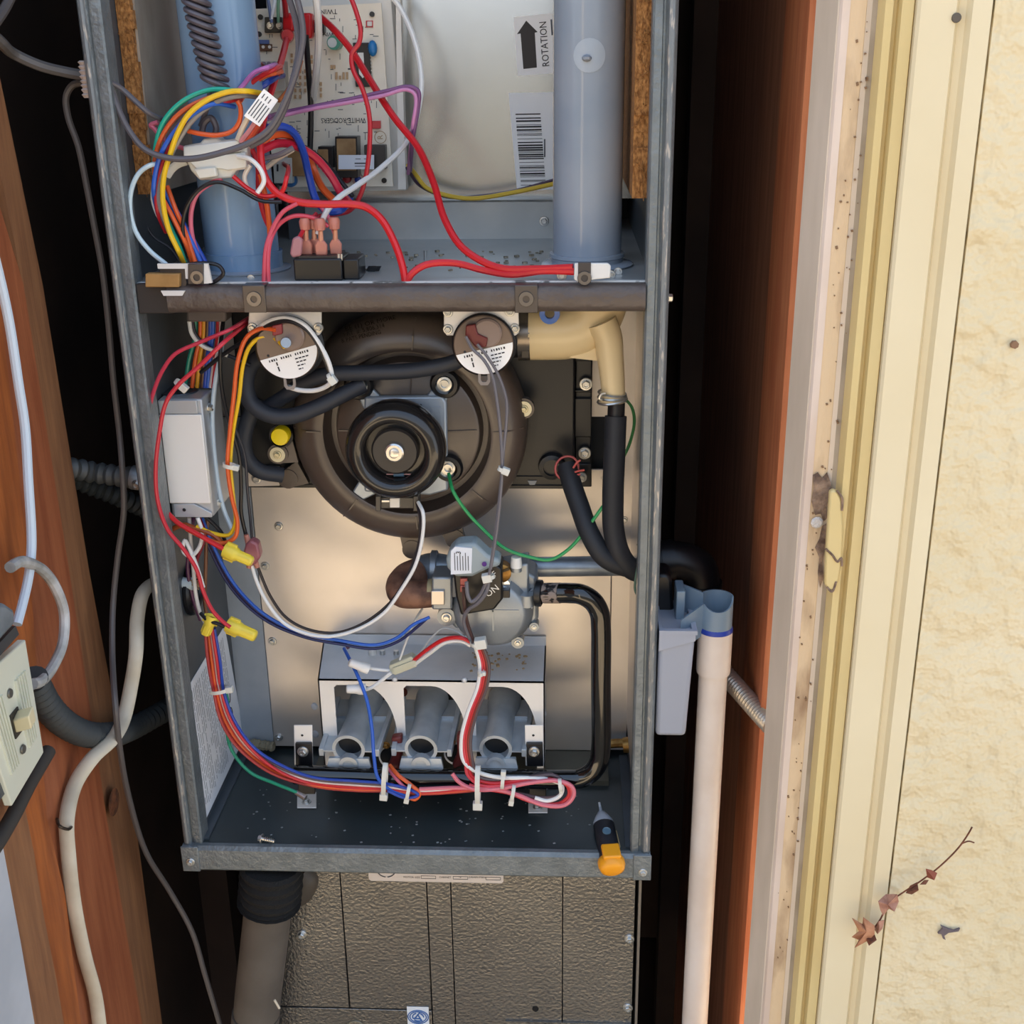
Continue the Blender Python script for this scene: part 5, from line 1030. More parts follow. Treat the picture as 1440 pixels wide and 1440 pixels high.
wire('dark red lead from the flame sensor into the harness', '8e2a2c', [(548, 1078, .066), (546, 1090, .05), (552, 1104, .04)], r=.002)
# valve harness and its loops
VW = ((WHT, 0, 'white', 1.15), ('c01f2a', 6, 'red', 1), ('7d2a28', 10, 'maroon', 1), (BRN, 13, 'brown', 1), ('d2404e', 3, 'light red', 1))
for i, (c, dx, nm, k_) in enumerate(VW):
    s_ = dx*.95
    P_ = [(668+s_*.8, 906, .045), (675+s_, 935, .045), (672+s_, 965, .043), (658+s_, 1002, .04), (649+s_, 1040, .038), (652+s_, 1070, .036)]
    if nm == 'white': P_ += [(668, 1084, .034), (700, 1093, .033), (740, 1094, .033), (770, 1096, .032), (790, 1104, .032), (788, 1118, .031), (770, 1126, .03), (752, 1122, .03)]
    elif nm == 'red': P_ += [(664, 1092, .033), (690, 1101, .032), (730, 1098, .032), (775, 1096, .032), (797, 1104, .031), (800, 1118, .03), (786, 1130, .03), (758, 1128, .03), (720, 1116, .03), (672, 1108, .032)]
    elif nm == 'light red': P_ += [(658, 1090, .034), (676, 1104, .032), (704, 1105, .031), (740, 1100, .031), (780, 1098, .03), (801, 1106, .03), (803, 1120, .029), (786, 1134, .029), (750, 1128, .029), (712, 1114, .03), (660, 1104, .034)]
    elif nm == 'brown': P_ += [(674, 1092, .033), (710, 1096, .034), (750, 1092, .034), (778, 1090, .034), (792, 1100, .033), (786, 1118, .032), (762, 1122, .032), (730, 1116, .032), (690, 1107, .033)]
    else: P_ += [(668, 1094, .035), (700, 1101, .034), (740, 1100, .034)]
    wire(nm+' wire of the harness hanging from the valve and looping right', c, P_, r=.0018*k_)
wire('pink wire forming the widest loop right of the cable ties', 'dd7784', [(636, 1088, .036), (646, 1100, .034), (668, 1110, .031), (704, 1109, .029), (744, 1101, .029), (785, 1098, .028), (804, 1106, .028), (807, 1118, .027), (794, 1132, .027), (764, 1132, .027), (728, 1118, .028), (696, 1110, .03), (640, 1108, .034), (590, 1110, .035)], r=.0021)
wire('dark grey wire arching behind the loops beside the right support', '39363a', [(736, 1098, .042), (758, 1088, .044), (778, 1090, .042), (786, 1100, .038)], r=.0018)
wire('grey wire pair hanging from the valve tie to the lower tie', GRY, [(688, 812, .028), (684, 832, .026), (672, 848, .028), (658, 858, .032), (652, 872, .036), (657, 890, .04), (664, 904, .044)], r=.0018)
wire('grey wire hooking from the valve terminal to the pair', GRY, [(656, 818, .03), (658, 838, .028), (663, 846, .028), (674, 838, .028), (686, 815, .027)], r=.0018)
wire('brown wire hanging down the front of the valve', '4a3230', [(652, 826, .034), (653, 850, .034), (657, 876, .038), (666, 902, .044)], r=.0018)
# igniter leads
wire('red wire from the nylon igniter plug to the valve tie', RED, [(580, 930, .07), (600, 914, .06), (625, 899, .052), (648, 897, .046), (664, 904, .044)], r=.0019)
wire('white wire below the red one from the igniter plug', WHT, [(582, 935, .07), (604, 919, .06), (628, 903, .052), (650, 902, .048), (662, 908, .046)], r=.0019)
np_ = thing('nylon_plug', 'small translucent nylon igniter plug above the burner bracket', 'plug', A(567, 938, .075))
G().prism(px([(547, 936), (578, 923), (588, 930), (586, 938), (556, 950), (547, 946)], .068), (0, .010, 0)).obj('housing', mat('nylon_clear', 'd9d9c2', .3, trans=.3), np_, bevel=.001)
G().prism(px([(552, 940), (584, 928), (586, 934), (555, 946)], .0665), (0, .002, 0)).obj('latch', mat('nylon_clear', 'd9d9c2', .3, trans=.3), np_)
wire('white lead from the upper white nut to the igniter plug', WHT, [(514, 938, .07), (530, 941), (548, 943)], .068, r=.0017)
wire('white lead from the lower white nut to the igniter plug', WHT, [(510, 971, .066), (524, 966), (540, 954), (550, 946)], .064, r=.0019)
wire('thin white lead rising from the igniter plug to the left', 'd8d8d4', [(562, 928, .07), (572, 900, .075), (584, 872, .08), (594, 856, .09)], r=.0011)
wire('thin white lead rising from the igniter plug to the right', 'd0d0cc', [(590, 920, .07), (606, 898, .07), (622, 884, .07), (642, 888, .06), (658, 900, .05)], r=.0009)
def nut(lb_, p0, p1, r0, r1, Y, m, wings=True):
    t = thing('wire_nut', lb_, 'wire nut', A(p0[0], p0[1], Y)); a, b = A(p0[0], p0[1], Y), A(p1[0], p1[1], Y-.004); d = b-a
    R0, R1 = rp_(p0[0], p0[1], r0, Y), rp_(p0[0], p0[1], r1, Y); L = d.length
    G().lathe(a, d, [(R0*.6, .002), (R0*.95, 0), (R0, .001), (R0, L*.34), (R0*.9, L*.42), (R1, L*.5), (R1*.92, L*.95), (R1*.7, L), (0, L)], 16).obj('cap', m, t, ang=50)
    if wings:
        s_ = d.cross(V((0, 1, 0))).normalized(); y = d.normalized()
        for k in (-1, 1): G().obox(a+y*L*.2+s_*k*R0*1.02, s_*R0*.22, y*L*.18, (0, .0016, 0)).obj('wing', m, t, bevel=.0006)
        for k in range(6):
            q = 2*math.pi*k/6; n_ = s_*math.cos(q)+V((0, 1, 0))*math.sin(q); G().obox(a+y*L*.7+n_*R1*.97, y*L*.2, n_*.0004, n_.cross(y)*.0005).obj('grip_rib', m, t)
ny = plastic('f0d648', .35); nw = plastic('eceae6', .35)
nut('yellow wire nut lying beside the pink splice', (316, 773), (355, 790), 11, 8, .022, ny)
nut('yellow wire nut pointing down, left of the sheet corner', (299, 866), (288, 893), 9, 7, .020, ny)
nut('yellow wire nut pointing right, lowest of the three', (320, 878), (360, 895), 11, 9, .018, ny)
nut('upper white wire nut above the left burner', (518, 941), (491, 931), 7.5, 6.5, .066, nw, False)
nut('lower white wire nut in front of the left burner arch', (514, 969), (487, 969), 8, 6.5, .062, nw, False)
wire('short black wire bridging the two lower yellow nuts', BLK, [(282, 862, .02), (292, 872, .016), (306, 877, .015), (320, 883, .016)], r=.0018)
ps_ = thing('crimp_splice', 'translucent pink crimp splice joining black and white wires', 'splice', A(353, 770, .04))
G().prism(px([(345, 766), (352, 760), (362, 765), (366, 784), (358, 796), (350, 794), (342, 776)], .034), (0, .012, 0)).obj('sleeve', mat('pink_clear', 'b26a70', .3, trans=.3), ps_, bevel=.002)
G().cyl(A(346, 752, .04), A(350, 766, .04), .0022, .003, 10).obj('crimp', pinkins, ps_)
G().cyl(A(350, 798, .04), A(354, 786, .04), .0026, .003, 10).obj('crimp', pinkins, ps_); G().cyl(A(362, 798, .04), A(357, 784, .04), .0022, .0028, 10).obj('crimp', pinkins, ps_)
# cable ties
tie_m = mat('tie_nylon', 'd9d8cf', .4)
def tie(lb_, x, y, Y, dx, dy, hw2, head=1, wd=.0017, group=None):
    """strap seen as a band from one side of a bundle to the other, centre at x,y; (dx,dy) = px half length across the bundle"""
    t = thing('cable_tie', lb_, 'cable tie', A(x, y, Y)); c = A(x, y, Y); u = A(x+dx, y+dy, Y)-c; v = V((-u.z, 0, u.x)).normalized()
    L = u.length; loop = [c+u.normalized()*L*math.cos(q)+V((0, -1, 0))*hw2*math.sin(q) for q in [2*math.pi*k/20 for k in range(21)]]
    g = G(); n0 = len(g.v)
    for k, p in enumerate(loop): o_ = (p-c).normalized()*.0006; g.v += [p-v*wd, p+v*wd, p+v*wd+o_, p-v*wd+o_]
    for k in range(20):
        for j in range(4): a = k*4+j; b = k*4+(j+1) % 4; g.f.append((a, b, b+4, a+4))
    g.obj('strap', tie_m, t)
    e_ = c+u*1.02+V((0, -hw2*.3, 0)); g = G(); g.obox(e_, v*wd*1.45*head, u.normalized()*.0028*head, (0, .0024*head, 0)); g.obj('head', tie_m, t, bevel=.0006)
tie('cable tie with square head below the left hairpin on the manifold', 541, 1096, .032, -1, 22, .007, 1.2, .0022)
tie('small cable tie gripping the blue and orange hairpin end', 574, 1114, .031, -2, 10, .005, 1)
tie('longest cable tie strapped round the manifold below the middle burner', 672, 1104, .028, 0, 26, .009, 1.35, .0023)
tie('small cable tie on the upper wires above the pink loop', 707, 1097, .028, 1, -11, .006, 1)
tie('small cable tie on the lower wires under the pink loop', 721, 1116, .027, -2, 11, .005, 1)
tie('small cable tie at the right bend of the white wire', 788, 1104, .028, 1, 8, .004, .7)
tie('cable tie round the red bundle in front of the instruction sheet', 309, 970, .028, 14, -2, .006, 1.2)
tie('cable tie holding the orange and yellow wires together', 323, 655, .024, 9, 2, .004, 1)
tie('cable tie on the pink-red wires over the junction box top', 253, 540, .012, 6, 5, .004, 1.2)
tie('cable tie on the white loop right of the left pressure switch', 465, 530, .013, 3, 4, .004, 1.3)
tie('cable tie holding the two grey wires over the blower', 706, 660, .016, 5, 2, .003, 1.2)
tie('cable tie gripping the grey wires at the OFF lettering', 690, 811, .025, -5, 1, .003, 1.5)
tie('large knotted cable tie below the gas valve diaphragm', 669, 904, .040, 7, -1, .006, 1.9)
tie('small cable tie on the pale wire beside the junction box', 307, 706, .048, -3, -2, .003, .9)
tie('cable tie halfway down the valve harness above the burners', 676, 946, .04, 4, 0, .005, .8)
# cable entry in the left side panel
ce = thing('cable_entry', 'pale cable sheath end with split jute filler entering the side panel', 'cable entry', A(262, 820, .05))
G().tube(px([(238, 819), (272, 821)], .045), .0062, 12).obj('sheath', plastic('c9d6da', .5), ce)
g = G(); rr = random.Random(6)
for k in range(14): g.tube([A(266, 818+rr.uniform(-4, 4), .042), A(280+rr.uniform(-4, 8), 818+rr.uniform(-10, 12), .038)], .0006, 4)
stuff(g.obj('jute_fibres', plastic('a88a68', .8), ce))
G().tube(circ((-.2055, .06, A(262, 835, .05).z), .02, 24, (0, 1, 0), (0, 0, 1), close=True), .0045, 10).obj('grommet', black, ce)
# ================================================================ loose things on the floor pan
ls_ = thing('loose_screw', 'loose zinc hex-head screw lying on the dark floor pan', 'screw', AZ(372, 1180, ZF))
a, b = AZ(367, 1179, ZF+.004), AZ(386, 1183, ZF+.0025); screw(ls_, a+(a-b).normalized()*-.001, .0046, d=(a-b)); 
G().cyl(a, b, .0018, .0016, 10).obj('shank', steel, ls_)
g = G()
for k in range(5): p = a+(b-a)*(.3+k*.14); q = (b-a).normalized(); g.lathe(p, q, [(.0017, -.0004), (.0027, 0), (.0017, .0004)], 12)
g.obj('thread', steel, ls_)
tp = thing('voltage_tester', 'black pen voltage tester with orange clip end and grey tip', 'tester', AZ(850, 1170, ZF))
p0, p1 = AZ(845, 1140, ZF+.011), A(860, 1215, -.012); d = (p1-p0).normalized(); L = (p1-p0).length; upn = V((0, 0, 1)); upn = (upn-d*upn.dot(d)).normalized(); sd = d.cross(upn)
def capsule(stations, m, name, w=1.0):
    g = G(); n = 20
    for s_, r_ in stations:
        for k in range(n): q = 2*math.pi*k/n; g.v.append(p0+d*s_+sd*math.cos(q)*r_*w+upn*math.sin(q)*r_*.85)
    for i in range(len(stations)-1):
        for k in range(n): a = i*n+k; b = i*n+(k+1) % n; g.f.append((a, b, b+n, a+n))
    g.f.append(tuple(range(n))[::-1]); g.f.append(tuple((len(stations)-1)*n+k for k in range(n)))
    return g.obj(name, m, tp, ang=50)
gtip = plastic('a9aeb6', .4)
capsule([(-.004, .0014), (.001, .0018), (.002, .0035), (.009, .0075), (.014, .0098), (.018, .0102)], gtip, 'tip'); capsule([(-.010, .0012), (-.003, .0014)], plastic('c9cdd2', .3), 'probe')
capsule([(.015, .0094), (.018, .0104), (.05, .0106), (L*.86, .0104), (L*.9, .0098)], mat('tester_black', '26262b', .45), 'barrel')
capsule([(L*.90, .0103), (L*.92, .0120), (L*.96, .0128), (L*1.02, .0128), (L*1.1, .0112), (L*1.13, .0075)], plastic('f2a01c', .35), 'end_cap')
g = G(); g.obox(p0+d*L*.90+upn*.0102, sd*.0085, d*.008, upn*.0022); g.obj('clip', plastic('f2a01c', .35), tp, bevel=.0015)
G().lathe(p0+d*.032+upn*.0086, upn, [(.0042, 0), (.004, .0009), (.0032, .0004), (0, .0006)], 20).obj('button', plastic('5b7686', .3), tp)
G().tube([p0+d*.026+sd*-.0098, p0+d*.05+sd*-.0104, p0+d*L*.74+sd*-.0106], .0016, 8).obj('light_pipe', plastic('c3a678', .4), tp)

# ================================================================ right of the furnace: trap and drain
dp = thing('drain_pipe', 'white plastic drain pipe standing right of the furnace cabinet', 'pipe', A(985, 1440, .03))
wp = mat('white_pvc', 'e2d6cd', .35, col2='d8c9bd', nscale=20); Yd = .03
ta, tb2 = A(997, 900, Yd), A(986, 1445, Yd); rd = rp_(990, 1200, 19, Yd); vd = V((0, 0, -1))
ctr = V((A(992, 1150, Yd).x, Yd, 0)); zt_a = A(996, 946, Yd).z
G().cyl((ctr.x, Yd, ZB+.02), (ctr.x, Yd, zt_a+.01), rd, rd, 32).obj('pipe', wp, dp)
zc1_, zc0_ = A(998, 884, Yd).z, A(998, 944, Yd).z
G().lathe((ctr.x, Yd, zc0_), (0, 0, 1), [(rd, .002), (rd*1.17, .0), (rd*1.19, .002), (rd*1.19, zc1_-zc0_), (rd*1.0, zc1_-zc0_)], 36).obj('coupling', wp, dp)
G().lathe((ctr.x, Yd, zc1_), (0, 0, 1), [(rd*1.2, -.001), (rd*1.205, .001), (rd*1.12, .0035), (rd*1.0, .0035)], 36).obj('primer_ring', plastic('1f3a9c', .4), dp)
bgp = mat('blue_grey_rubber', '74889a', .4)
ft = thing('trap_funnel', 'blue-grey flared plastic trap outlet leading into the white coupling', 'trap', (ctr.x, Yd, zc1_))
zf0, zf1 = A(1000, 884, Yd).z, A(1000, 838, Yd).z; rf_ = rd*1.12
g = G(); n = 30; ang0 = math.radians(-178)
ZFM = zf1
def fun_pt(t, top):    # t: 0..1 round the open U, from back-left over the right to the front-left
    q = math.radians(150)-t*math.radians(300)
    return V((ctr.x+math.cos(q)*rf_, Yd+math.sin(q)*rf_, (zf1 if top else zf0)-(.010*max(0, -math.sin(q)) if top else 0)))
vs = []
for k in range(n+1):
    t = k/n
    for top in (0, 1): vs.append(fun_pt(t, top))
    for top in (1, 0): p = fun_pt(t, top); q = V((ctr.x, Yd, p.z)); vs.append(q+(p-q)*.90)
for k in range(n):
    for j in range(4): a = k*4+j; b = k*4+(j+1) % 4; g.f.append((a, b, b+4, a+4))
g.f += [(0, 1, 2, 3), (n*4+3, n*4+2, n*4+1, n*4)]; g.v = vs
g.obj('flared_collar', bgp, ft)
G().prism([fun_pt(0, 1)+V((0, 0, 0)), V((A(950, 845, .05).x, .05, zf1+.004)), V((A(950, 845, .05).x, .05, zf0-.002)), fun_pt(0, 0)], (0, .003, 0)).obj('neck_wall', bgp, ft)
G().prism([fun_pt(1, 1), V((A(958, 880, .005).x, .008, zf0+.018)), V((A(955, 905, .005).x, .008, zf0-.012)), fun_pt(1, 0)+V((0, 0, -.004))], (0, .003, 0)).obj('neck_wall', bgp, ft)
G().box(A(948, 850, .05).x, A(960, 850, .05).x, .03, .056, zf0-.002, zf1+.004).obj('neck_flange', bgp, ft, bevel=.001)
tr = thing('condensate_trap', 'grey tapered plastic condensate trap on the cabinet right side', 'trap', A(948, 1020, .03))
tm = mat('trap_grey', '9aa0ae', .4); xq = .2235
T = [(xq, A(975, 880, .02).x, A(955, 878, .02).z), (xq, A(962, 1024, .02).x, A(945, 1023, .02).z)]
g = G(); zt0, zb0 = T[0][2], T[1][2]
g.add([(xq, .0, zt0), (T[0][1], .0, zt0), (T[0][1], .06, zt0), (xq, .06, zt0), (xq, .004, zb0), (T[1][1], .004, zb0), (T[1][1], .056, zb0), (xq, .056, zb0)],
      [(0, 1, 5, 4), (1, 2, 6, 5), (2, 3, 7, 6), (3, 0, 4, 7), (4, 5, 6, 7), (0, 3, 2, 1)])
g.obj('trap_body', tm, tr, bevel=.004, seg=3)
G().frame([(xq, -.0015, zt0), (T[0][1]+.0015, -.0015, zt0), (T[0][1]+.0015, .062, zt0), (xq, .062, zt0)], [(xq+.003, .003, zt0), (T[0][1]-.003, .003, zt0), (T[0][1]-.003, .057, zt0), (xq+.003, .057, zt0)], (0, 0, .004)).obj('rim', tm, tr)
G().prism([(xq, -.001, zt0), (T[0][1], -.001, zt0), (T[0][1], -.001, zt0-.006), (xq, -.001, zt0-.016)], (0, .003, 0)).obj('rim_skirt', tm, tr)
tc_ = thing('rubber_fitting', 'black rubber fitting above the grey condensate trap', 'fitting', A(937, 860, .04))
G().prism([A(922, 808, .05), A(940, 808, .05), A(945, 815, .05), A(948, 868, .05), A(922, 870, .05)], (0, .03, 0)).obj('body', black, tc_, bevel=.003)
be = thing('black_elbow', 'black plastic pipe elbow in the shadow right of the cabinet', 'elbow', A(965, 800, .15))
G().tube(smooth_path(px([(900, 795), (935, 788), (962, 790), (980, 800), (985, 822), (985, 850)], .16), 6), .0195, 24).obj('elbow', black, be)
G().tube(px([(985, 818), (985, 832)], .16), .0215, 24).obj('socket_ring', black, be); G().tube(px([(930, 789), (948, 788)], .16), .0215, 24).obj('socket_ring', black, be)
def conduit(lb_, pts, r, m, Y=None, pitch=.0042, cat='conduit'):
    P = smooth_path(px(pts, Y), 16); L = sum((b-a).length for a, b in zip(P, P[1:])); N = max(4, int(L/pitch)); Q = []; S_ = [0]
    for a, b in zip(P, P[1:]): S_.append(S_[-1]+(b-a).length)
    j = 0
    for k in range(N*4+1):
        s_ = L*k/(N*4)
        while j < len(P)-2 and S_[j+1] < s_: j += 1
        f = (s_-S_[j])/max(S_[j+1]-S_[j], 1e-9); Q.append(P[j]+(P[j+1]-P[j])*f)
    return tag(G().tube(Q, r, 16, rf=lambda t, i: (1.07, .98, .80, .98)[i % 4]).obj('flexible_conduit', m), lb_, cat)
fxm = mat('flex_steel', 'b8b0a6', .32, .6); fxd = mat('flex_grey', '5a5c5c', .55, .3); fxdd = mat('flex_dark', '3d4142', .6, .2)
conduit('ribbed steel flexible conduit passing behind the white drain pipe', [(996, 918, .10), (1022, 950, .085), (1048, 980, .055), (1073, 1008, .028), (1086, 1022, .012)], .0088, fxm, pitch=.0038)

# ================================================================ left of the furnace
conduit('upper grey flexible conduit running from the stud to the cabinet', [(88, 660, .03), (100, 659, .036), (130, 664, .05), (165, 669, .05), (194, 672, .045)], .0095, fxd, pitch=.009)
cf = thing('conduit_connector', 'zinc conduit connector on the cabinet left side', 'connector', A(194, 672, .05))
G().tube(px([(186, 671), (200, 673)], .045), .011, 12).obj('body', alu, cf); screw(cf, A(192, 682, .034), .0045)
conduit('lower dark flexible conduit behind the upper grey one', [(100, 672, .06), (130, 684, .07), (165, 698, .08), (205, 716, .1)], .0088, fxdd, pitch=.007)
conduit('dark flexible conduit curving from the switch plate into the shadow', [(46, 955, XL+.02, 0), (66, 992, XL+.016, 0), (90, 1017, XL+.014, 0), (120, 1032, XL+.014, 0), (150, 1034, XL+.016, 0), (190, 1022, .05), (240, 995, .11)], .0108, fxdd, pitch=.0085)
wire('cream flat cable from the furnace side down across the studs', '', [(226, 816, .06), (212, 822, .05), (200, 836, .035), (193, 870, .02), (191, 920, .0), (184, 965, -.01), (174, 1010, -.03), (158, 1040, XL+.031, 'X'), (130, 1066, XL+.02, 'X'), (106, 1102, XL+.009, 'X'), (94, 1150, XL+.009, 'X'), (96, 1200, XL+.009, 'X'), (104, 1270, XL+.009, 'X'), (118, 1340, XL+.009, 'X'), (134, 1400, XL+.009, 'X'), (142, 1460, XL+.009, 'X')], r=.0042, m=mat('cable_cream', 'd3c9b4', .5, col2='c2b69f', nscale=30), cat='cable', name='cable', flat=1.55, fdir=(1, 0, -.2), n=12)
tag(G().tube(smooth_path(px([(80, 1152, XL+.004, 0), (84, 1162, XL+.012, 0), (94, 1166, XL+.015, 0), (101, 1162, XL+.013, 0), (102, 1152, XL+.004, 0)])), .0014, 6).obj('cable_staple', mat('staple', '4a423c', .4, .7)), 'dark steel staple holding the cream flat cable to the stud', 'staple')
wire('thin grey cable hanging between the studs and the cabinet', '', [(116, 116, .03), (102, 120, .03), (93, 136, .03), (96, 165, .03), (110, 205, .03), (122, 262, .03), (133, 320, .03), (144, 380, .03), (152, 450, .03), (160, 540, .03), (168, 610, .03), (172, 660, .022), (174, 720, .02), (166, 780, .02), (159, 850, .01), (158, 920, -.02), (162, 990, -.065), (168, 1050, -.06), (182, 1125, -.03), (206, 1200, .0), (240, 1255, .02), (270, 1310, .02), (288, 1370, .02), (312, 1450, .02)], r=.0027, m=mat('cable_dark', '5a5452', .5), cat='cable', name='cable')
wire('grey cable from the upper left to the cabinet flange grommet', '', [(-30, 30, -.05), (0, 58, -.03), (20, 76, .0), (55, 92, .01), (90, 101, .02), (128, 108, .02)], r=.0042, m=mat('cable_grey2', '5e5a58', .5), cat='cable', name='cable')
wire('dark cable curving down at the top left corner', '', [(22, -20, .0), (8, 10, -.02), (-12, 40, -.05)], r=.0036, m=mat('cable_dark', '5a5452', .5), cat='cable', name='cable')
gm = mat('grommet_pale', 'b9aaa2', .6, bump=.6, bscale=300)
tag(G().tube(smooth_path([V((-.2235, .004, A(118, y, 0).z)) for y in (85, 98, 112, 124, 138)]), .0035, 8, rf=lambda t, i: 1+.25*((i*5) % 3-1)).obj('flange_grommet', gm), 'ragged pale grommet edge on the left flange where cables enter', 'grommet')
wh = mat('cable_white', 'c9d6e2', .5)
def onX(pts, X): return [AX(x, y, X) for x, y in pts]
XC = XL+.024
tag(G().tube(smooth_path(onX([(-8, 360), (4, 410), (14, 460), (26, 540), (35, 600), (40, 680), (44, 745), (44, 775), (40, 812), (32, 848), (24, 878)], XC)), .0036, 10).obj('white_cable', wh), 'pale white cable running down the stud to the grey box', 'cable')
tag(G().tube(smooth_path(onX([(14, 798), (28, 790), (42, 792), (60, 802), (78, 826), (90, 862), (88, 905), (74, 938), (58, 958), (46, 962)], XC+.003)), .0042, 10).obj('white_cable', mat('cable_white2', 'c6c6c6', .5, col2='8a8a84', nscale=40)), 'dusty white cable looping beside the switch plate', 'cable')
tag(G().tube(onX([(34, 786), (50, 800)], XC+.004), .0014, 6).obj('cable_staple', mat('staple', '4a423c', .4, .7)), 'small staple pinning two white cables to the stud', 'staple')
XPl = XL+.042
sw = thing('switch_plate', 'ivory ribbed switch plate with toggle on the left stud', 'switch plate', AX(40, 1000, XPl))
ivory = mat('ivory_plastic', 'd6d8c6', .4)
PL = onX([(-42, 985), (36, 899), (62, 1058), (17, 1134)], XPl)
PL = [AX(-38, 966, XPl), AX(36, 899, XPl), AX(62, 1058, XPl), AX(17, 1134, XPl-.004)]
def pq(u, v, o=0): return PL[0]*(1-u)*(1-v)+PL[1]*u*(1-v)+PL[2]*u*v+PL[3]*(1-u)*v+V((o, 0, 0))
G().prism([pq(0, 0), pq(1, 0), pq(1, 1), pq(0, 1)], (-.006, 0, 0)).obj('plate', ivory, sw, bevel=.001)
for c in (.16, .66):
    for k in range(5):
        u = c+k*.05; G().prism([pq(u, .22, .0012), pq(u+.024, .22, .0012), pq(u+.024, .80, .0012), pq(u, .80, .0012)], (-.002, 0, 0)).obj('rib', ivory, sw)
for v in (.27, .75): G().lathe(pq(.53, v, .0001), (1, 0, 0), [(.0036, 0), (.003, .001), (0, .001)], 14).obj('plate_screw', mat('plate_screw', '6c6a62', .4, .5), sw)
G().prism([pq(.44, .42, .0003), pq(.62, .42, .0003), pq(.62, .62, .0003), pq(.44, .62, .0003)], (-.001, 0, 0)).obj('toggle_slot', mat('slot_dark', '3a362f', .6), sw)
tz = mat('toggle_ivory', 'd9cda8', .4)
G().prism([pq(.46, .47, .0), pq(.60, .44, .0), pq(.60, .56, .0), pq(.46, .58, .0)], V((.014, -.004, .006))).obj('toggle', tz, sw, bevel=.001)
gb = thing('grey_box', 'weathered grey metal cover above the ivory switch plate', 'electrical box', AX(0, 880, XL+.04))
Pg = onX([(-60, 885), (-10, 848), (8, 848), (22, 858), (22, 878), (-60, 968)], XL+.052)
G().prism(Pg, (-.03, 0, 0)).obj('cover', mat('grey_cover', '8a949c', .5, .3, col2='6d767d', nscale=40), gb, bevel=.003)
G().prism(onX([(-60, 968), (22, 880), (27, 892), (-60, 990)], XL+.048), (-.02, 0, 0)).obj('dark_edge', mat('dark_edge', '3a3d40', .5), gb)
G().box(XL+.002, XL+.036, PL[0].y-.02, PL[2].y-.006, PL[3].z+.012, PL[1].z-.01).obj('back_box', mat('back_box', '5a5d5f', .5, .4), sw)
tag(G().tube(smooth_path(onX([(-14, 1200), (4, 1172), (22, 1140), (40, 1104), (55, 1078), (68, 1056)], XL+.026)), .0058, 12).obj('black_cable', mat('cable_black', '3c3834', .6)), 'thick dark cable rising behind the lower edge of the switch plate', 'cable')

# ================================================================ dead leaves caught on the stucco
YL = Yg-.016
lf = mat('leaf_pale', 'c08a68', .8, col2='a06a4c', nscale=120); lfd = mat('leaf_brown', '7a4630', .8, col2='5a3222', nscale=150)
tw = thing('dead_twig', 'dry twig with crumpled pinkish dead leaves hanging on the stucco edge', 'twig', A(1290, 1250, YL))
G().tube(smooth_path(px([(1212, 1325), (1236, 1296), (1250, 1270), (1270, 1255), (1296, 1238), (1322, 1218), (1348, 1192), (1362, 1172), (1367, 1163)], YL)), .0007, 6).obj('stem', lfd, tw)
G().tube(smooth_path(px([(1353, 1186), (1362, 1183), (1370, 1185)], YL)), .0006, 6).obj('stem', lfd, tw)
rr = random.Random(12)
def leaf(cx, cy, pts, m, yy=0):
    c = A(cx, cy, YL-.004+yy); g = G(); vs = [c+V((0, -.002, 0))]
    for x, y in pts: vs.append(A(x, y, YL+yy+rr.uniform(-.007, .005)))
    n = len(pts); vs2 = [v+V((0, .0006, 0)) for v in vs]
    g.add(vs+vs2, [(0, 1+k, 1+(k+1) % n) for k in range(n)]+[(n+1, n+2+(k+1) % n, n+2+k) for k in range(n)]+[(1+k, n+2+k, n+2+(k+1) % n, 1+(k+1) % n) for k in range(n)])
    g.obj('leaf', m, tw)
leaf(1218, 1308, [(1198, 1291), (1213, 1300), (1214, 1290), (1230, 1302), (1230, 1314), (1222, 1322), (1202, 1333), (1208, 1322), (1198, 1318), (1208, 1310)], lf)
leaf(1225, 1322, [(1216, 1318), (1230, 1314), (1233, 1322), (1222, 1330)], lfd, -.002)
leaf(1248, 1270, [(1235, 1268), (1246, 1258), (1262, 1258), (1264, 1268), (1258, 1282), (1250, 1278), (1242, 1288), (1238, 1280)], mat('leaf_pink', 'b98a76', .8, col2='9a6a58', nscale=120))
leaf(1236, 1302, [(1230, 1308), (1236, 1296), (1244, 1294), (1241, 1306), (1234, 1314)], mat('leaf_pink', 'b98a76', .8), .003)
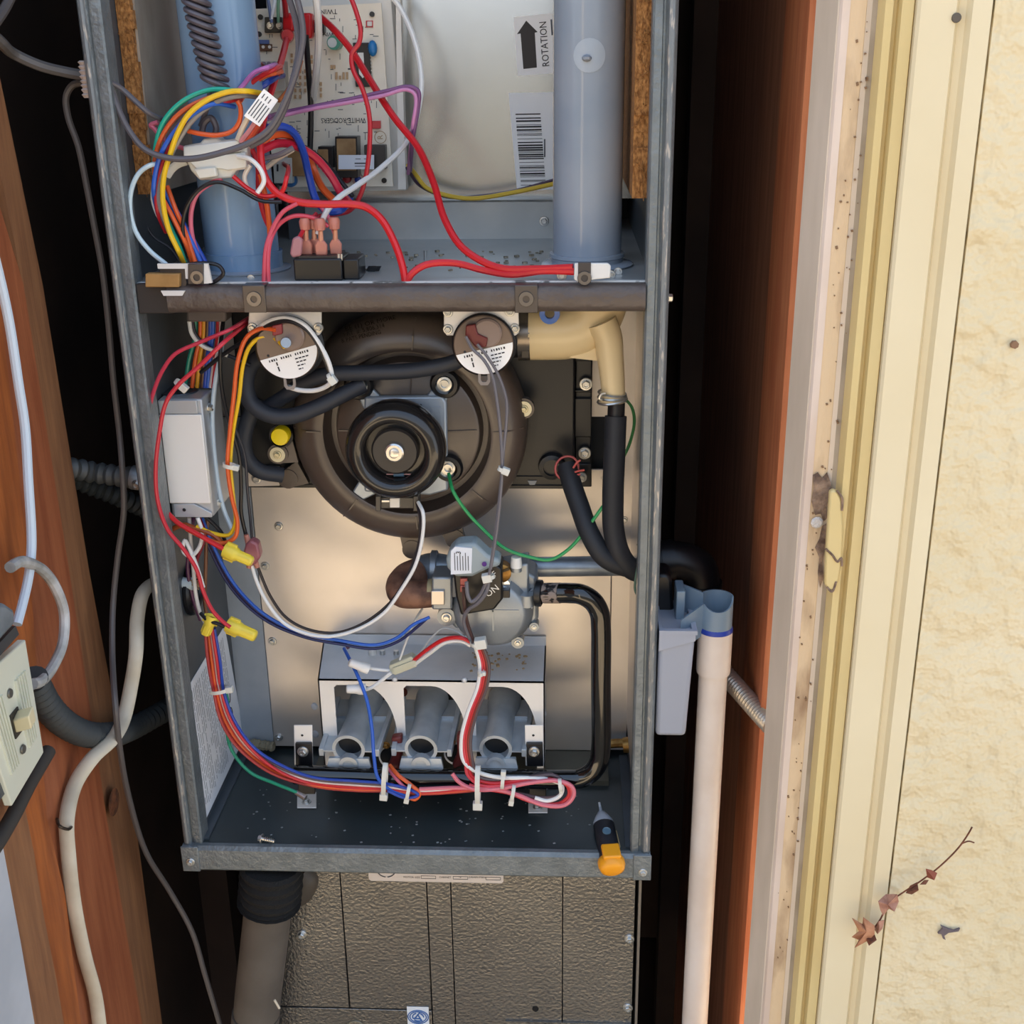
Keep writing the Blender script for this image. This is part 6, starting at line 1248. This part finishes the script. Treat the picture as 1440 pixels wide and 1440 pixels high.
leaf(1283, 1250, [(1274, 1256), (1280, 1246), (1290, 1241), (1292, 1252), (1282, 1258)], lfd)
leaf(1309, 1229, [(1302, 1222), (1310, 1224), (1318, 1228), (1314, 1238), (1304, 1234)], mat('leaf_red', '8c4a38', .8))
leaf(1299, 1240, [(1294, 1244), (1300, 1238), (1306, 1238), (1302, 1244)], lfd)
bg_ = thing('bark_flake', 'small dark grey bark flake stuck on the stucco wall', 'debris', A(1330, 1310, Yg-.006))
G().prism(px([(1319, 1313), (1326, 1306), (1323, 1302), (1334, 1307), (1342, 1309), (1350, 1306), (1348, 1310), (1334, 1312), (1328, 1316), (1330, 1322), (1326, 1320), (1324, 1314)], Yg-.0065), (0, .002, 0)).obj('flake', mat('bark', '6a5f62', .9), bg_)
sp2 = thing('brown_speck', 'small brown speck on the stucco at the right edge', 'debris', A(1427, 485, Yg-.005))
G().lathe(A(1427, 485, Yg-.006), FR, [(.003, -.002), (.0028, .0008), (0, .0012)], 7).obj('speck', mat('speck_brown', '8a6a52', .9), sp2)
nl = thing('nail_head', 'dark nail head on the cream trim board near the top', 'nail', A(1345, 25, Yg))
G().lathe(A(1345, 25, Yg-.0004), FR, [(.0032, 0), (.003, .001), (.0012, .0014), (0, .001)], 14).obj('head', mat('nail', '5a534a', .6), nl)

GROUPS = {'gas_burner': 'venturi burners in a row', 'pressure_switch': 'round pressure switches under the rail', 'cable_tie': 'white cable ties on the wiring', 'drain_hose': 'black drain hoses',
          'vent_pipe': 'upright vent pipes', 'manifold_support': 'manifold support tabs', 'flexible_conduit': 'flexible conduits', 'rubber_hose': 'dark rubber pressure hoses', 'spade_connector': 'red spade connectors', 'cable': 'loose cables'}
for o in bpy.data.objects:
    k = o.name.split('.')[0]
    if o.parent or 'category' not in o: continue
    if k == 'wire_nut': o['group'] = 'yellow wire nuts' if o['label'].startswith('yellow') else 'white wire nuts'
    elif k == 'wire': o['group'] = 'wires above the rail' if PX(o.data.vertices[0].co)[1] < 400 else 'wires below the rail'
    elif k in GROUPS: o['group'] = GROUPS[k]
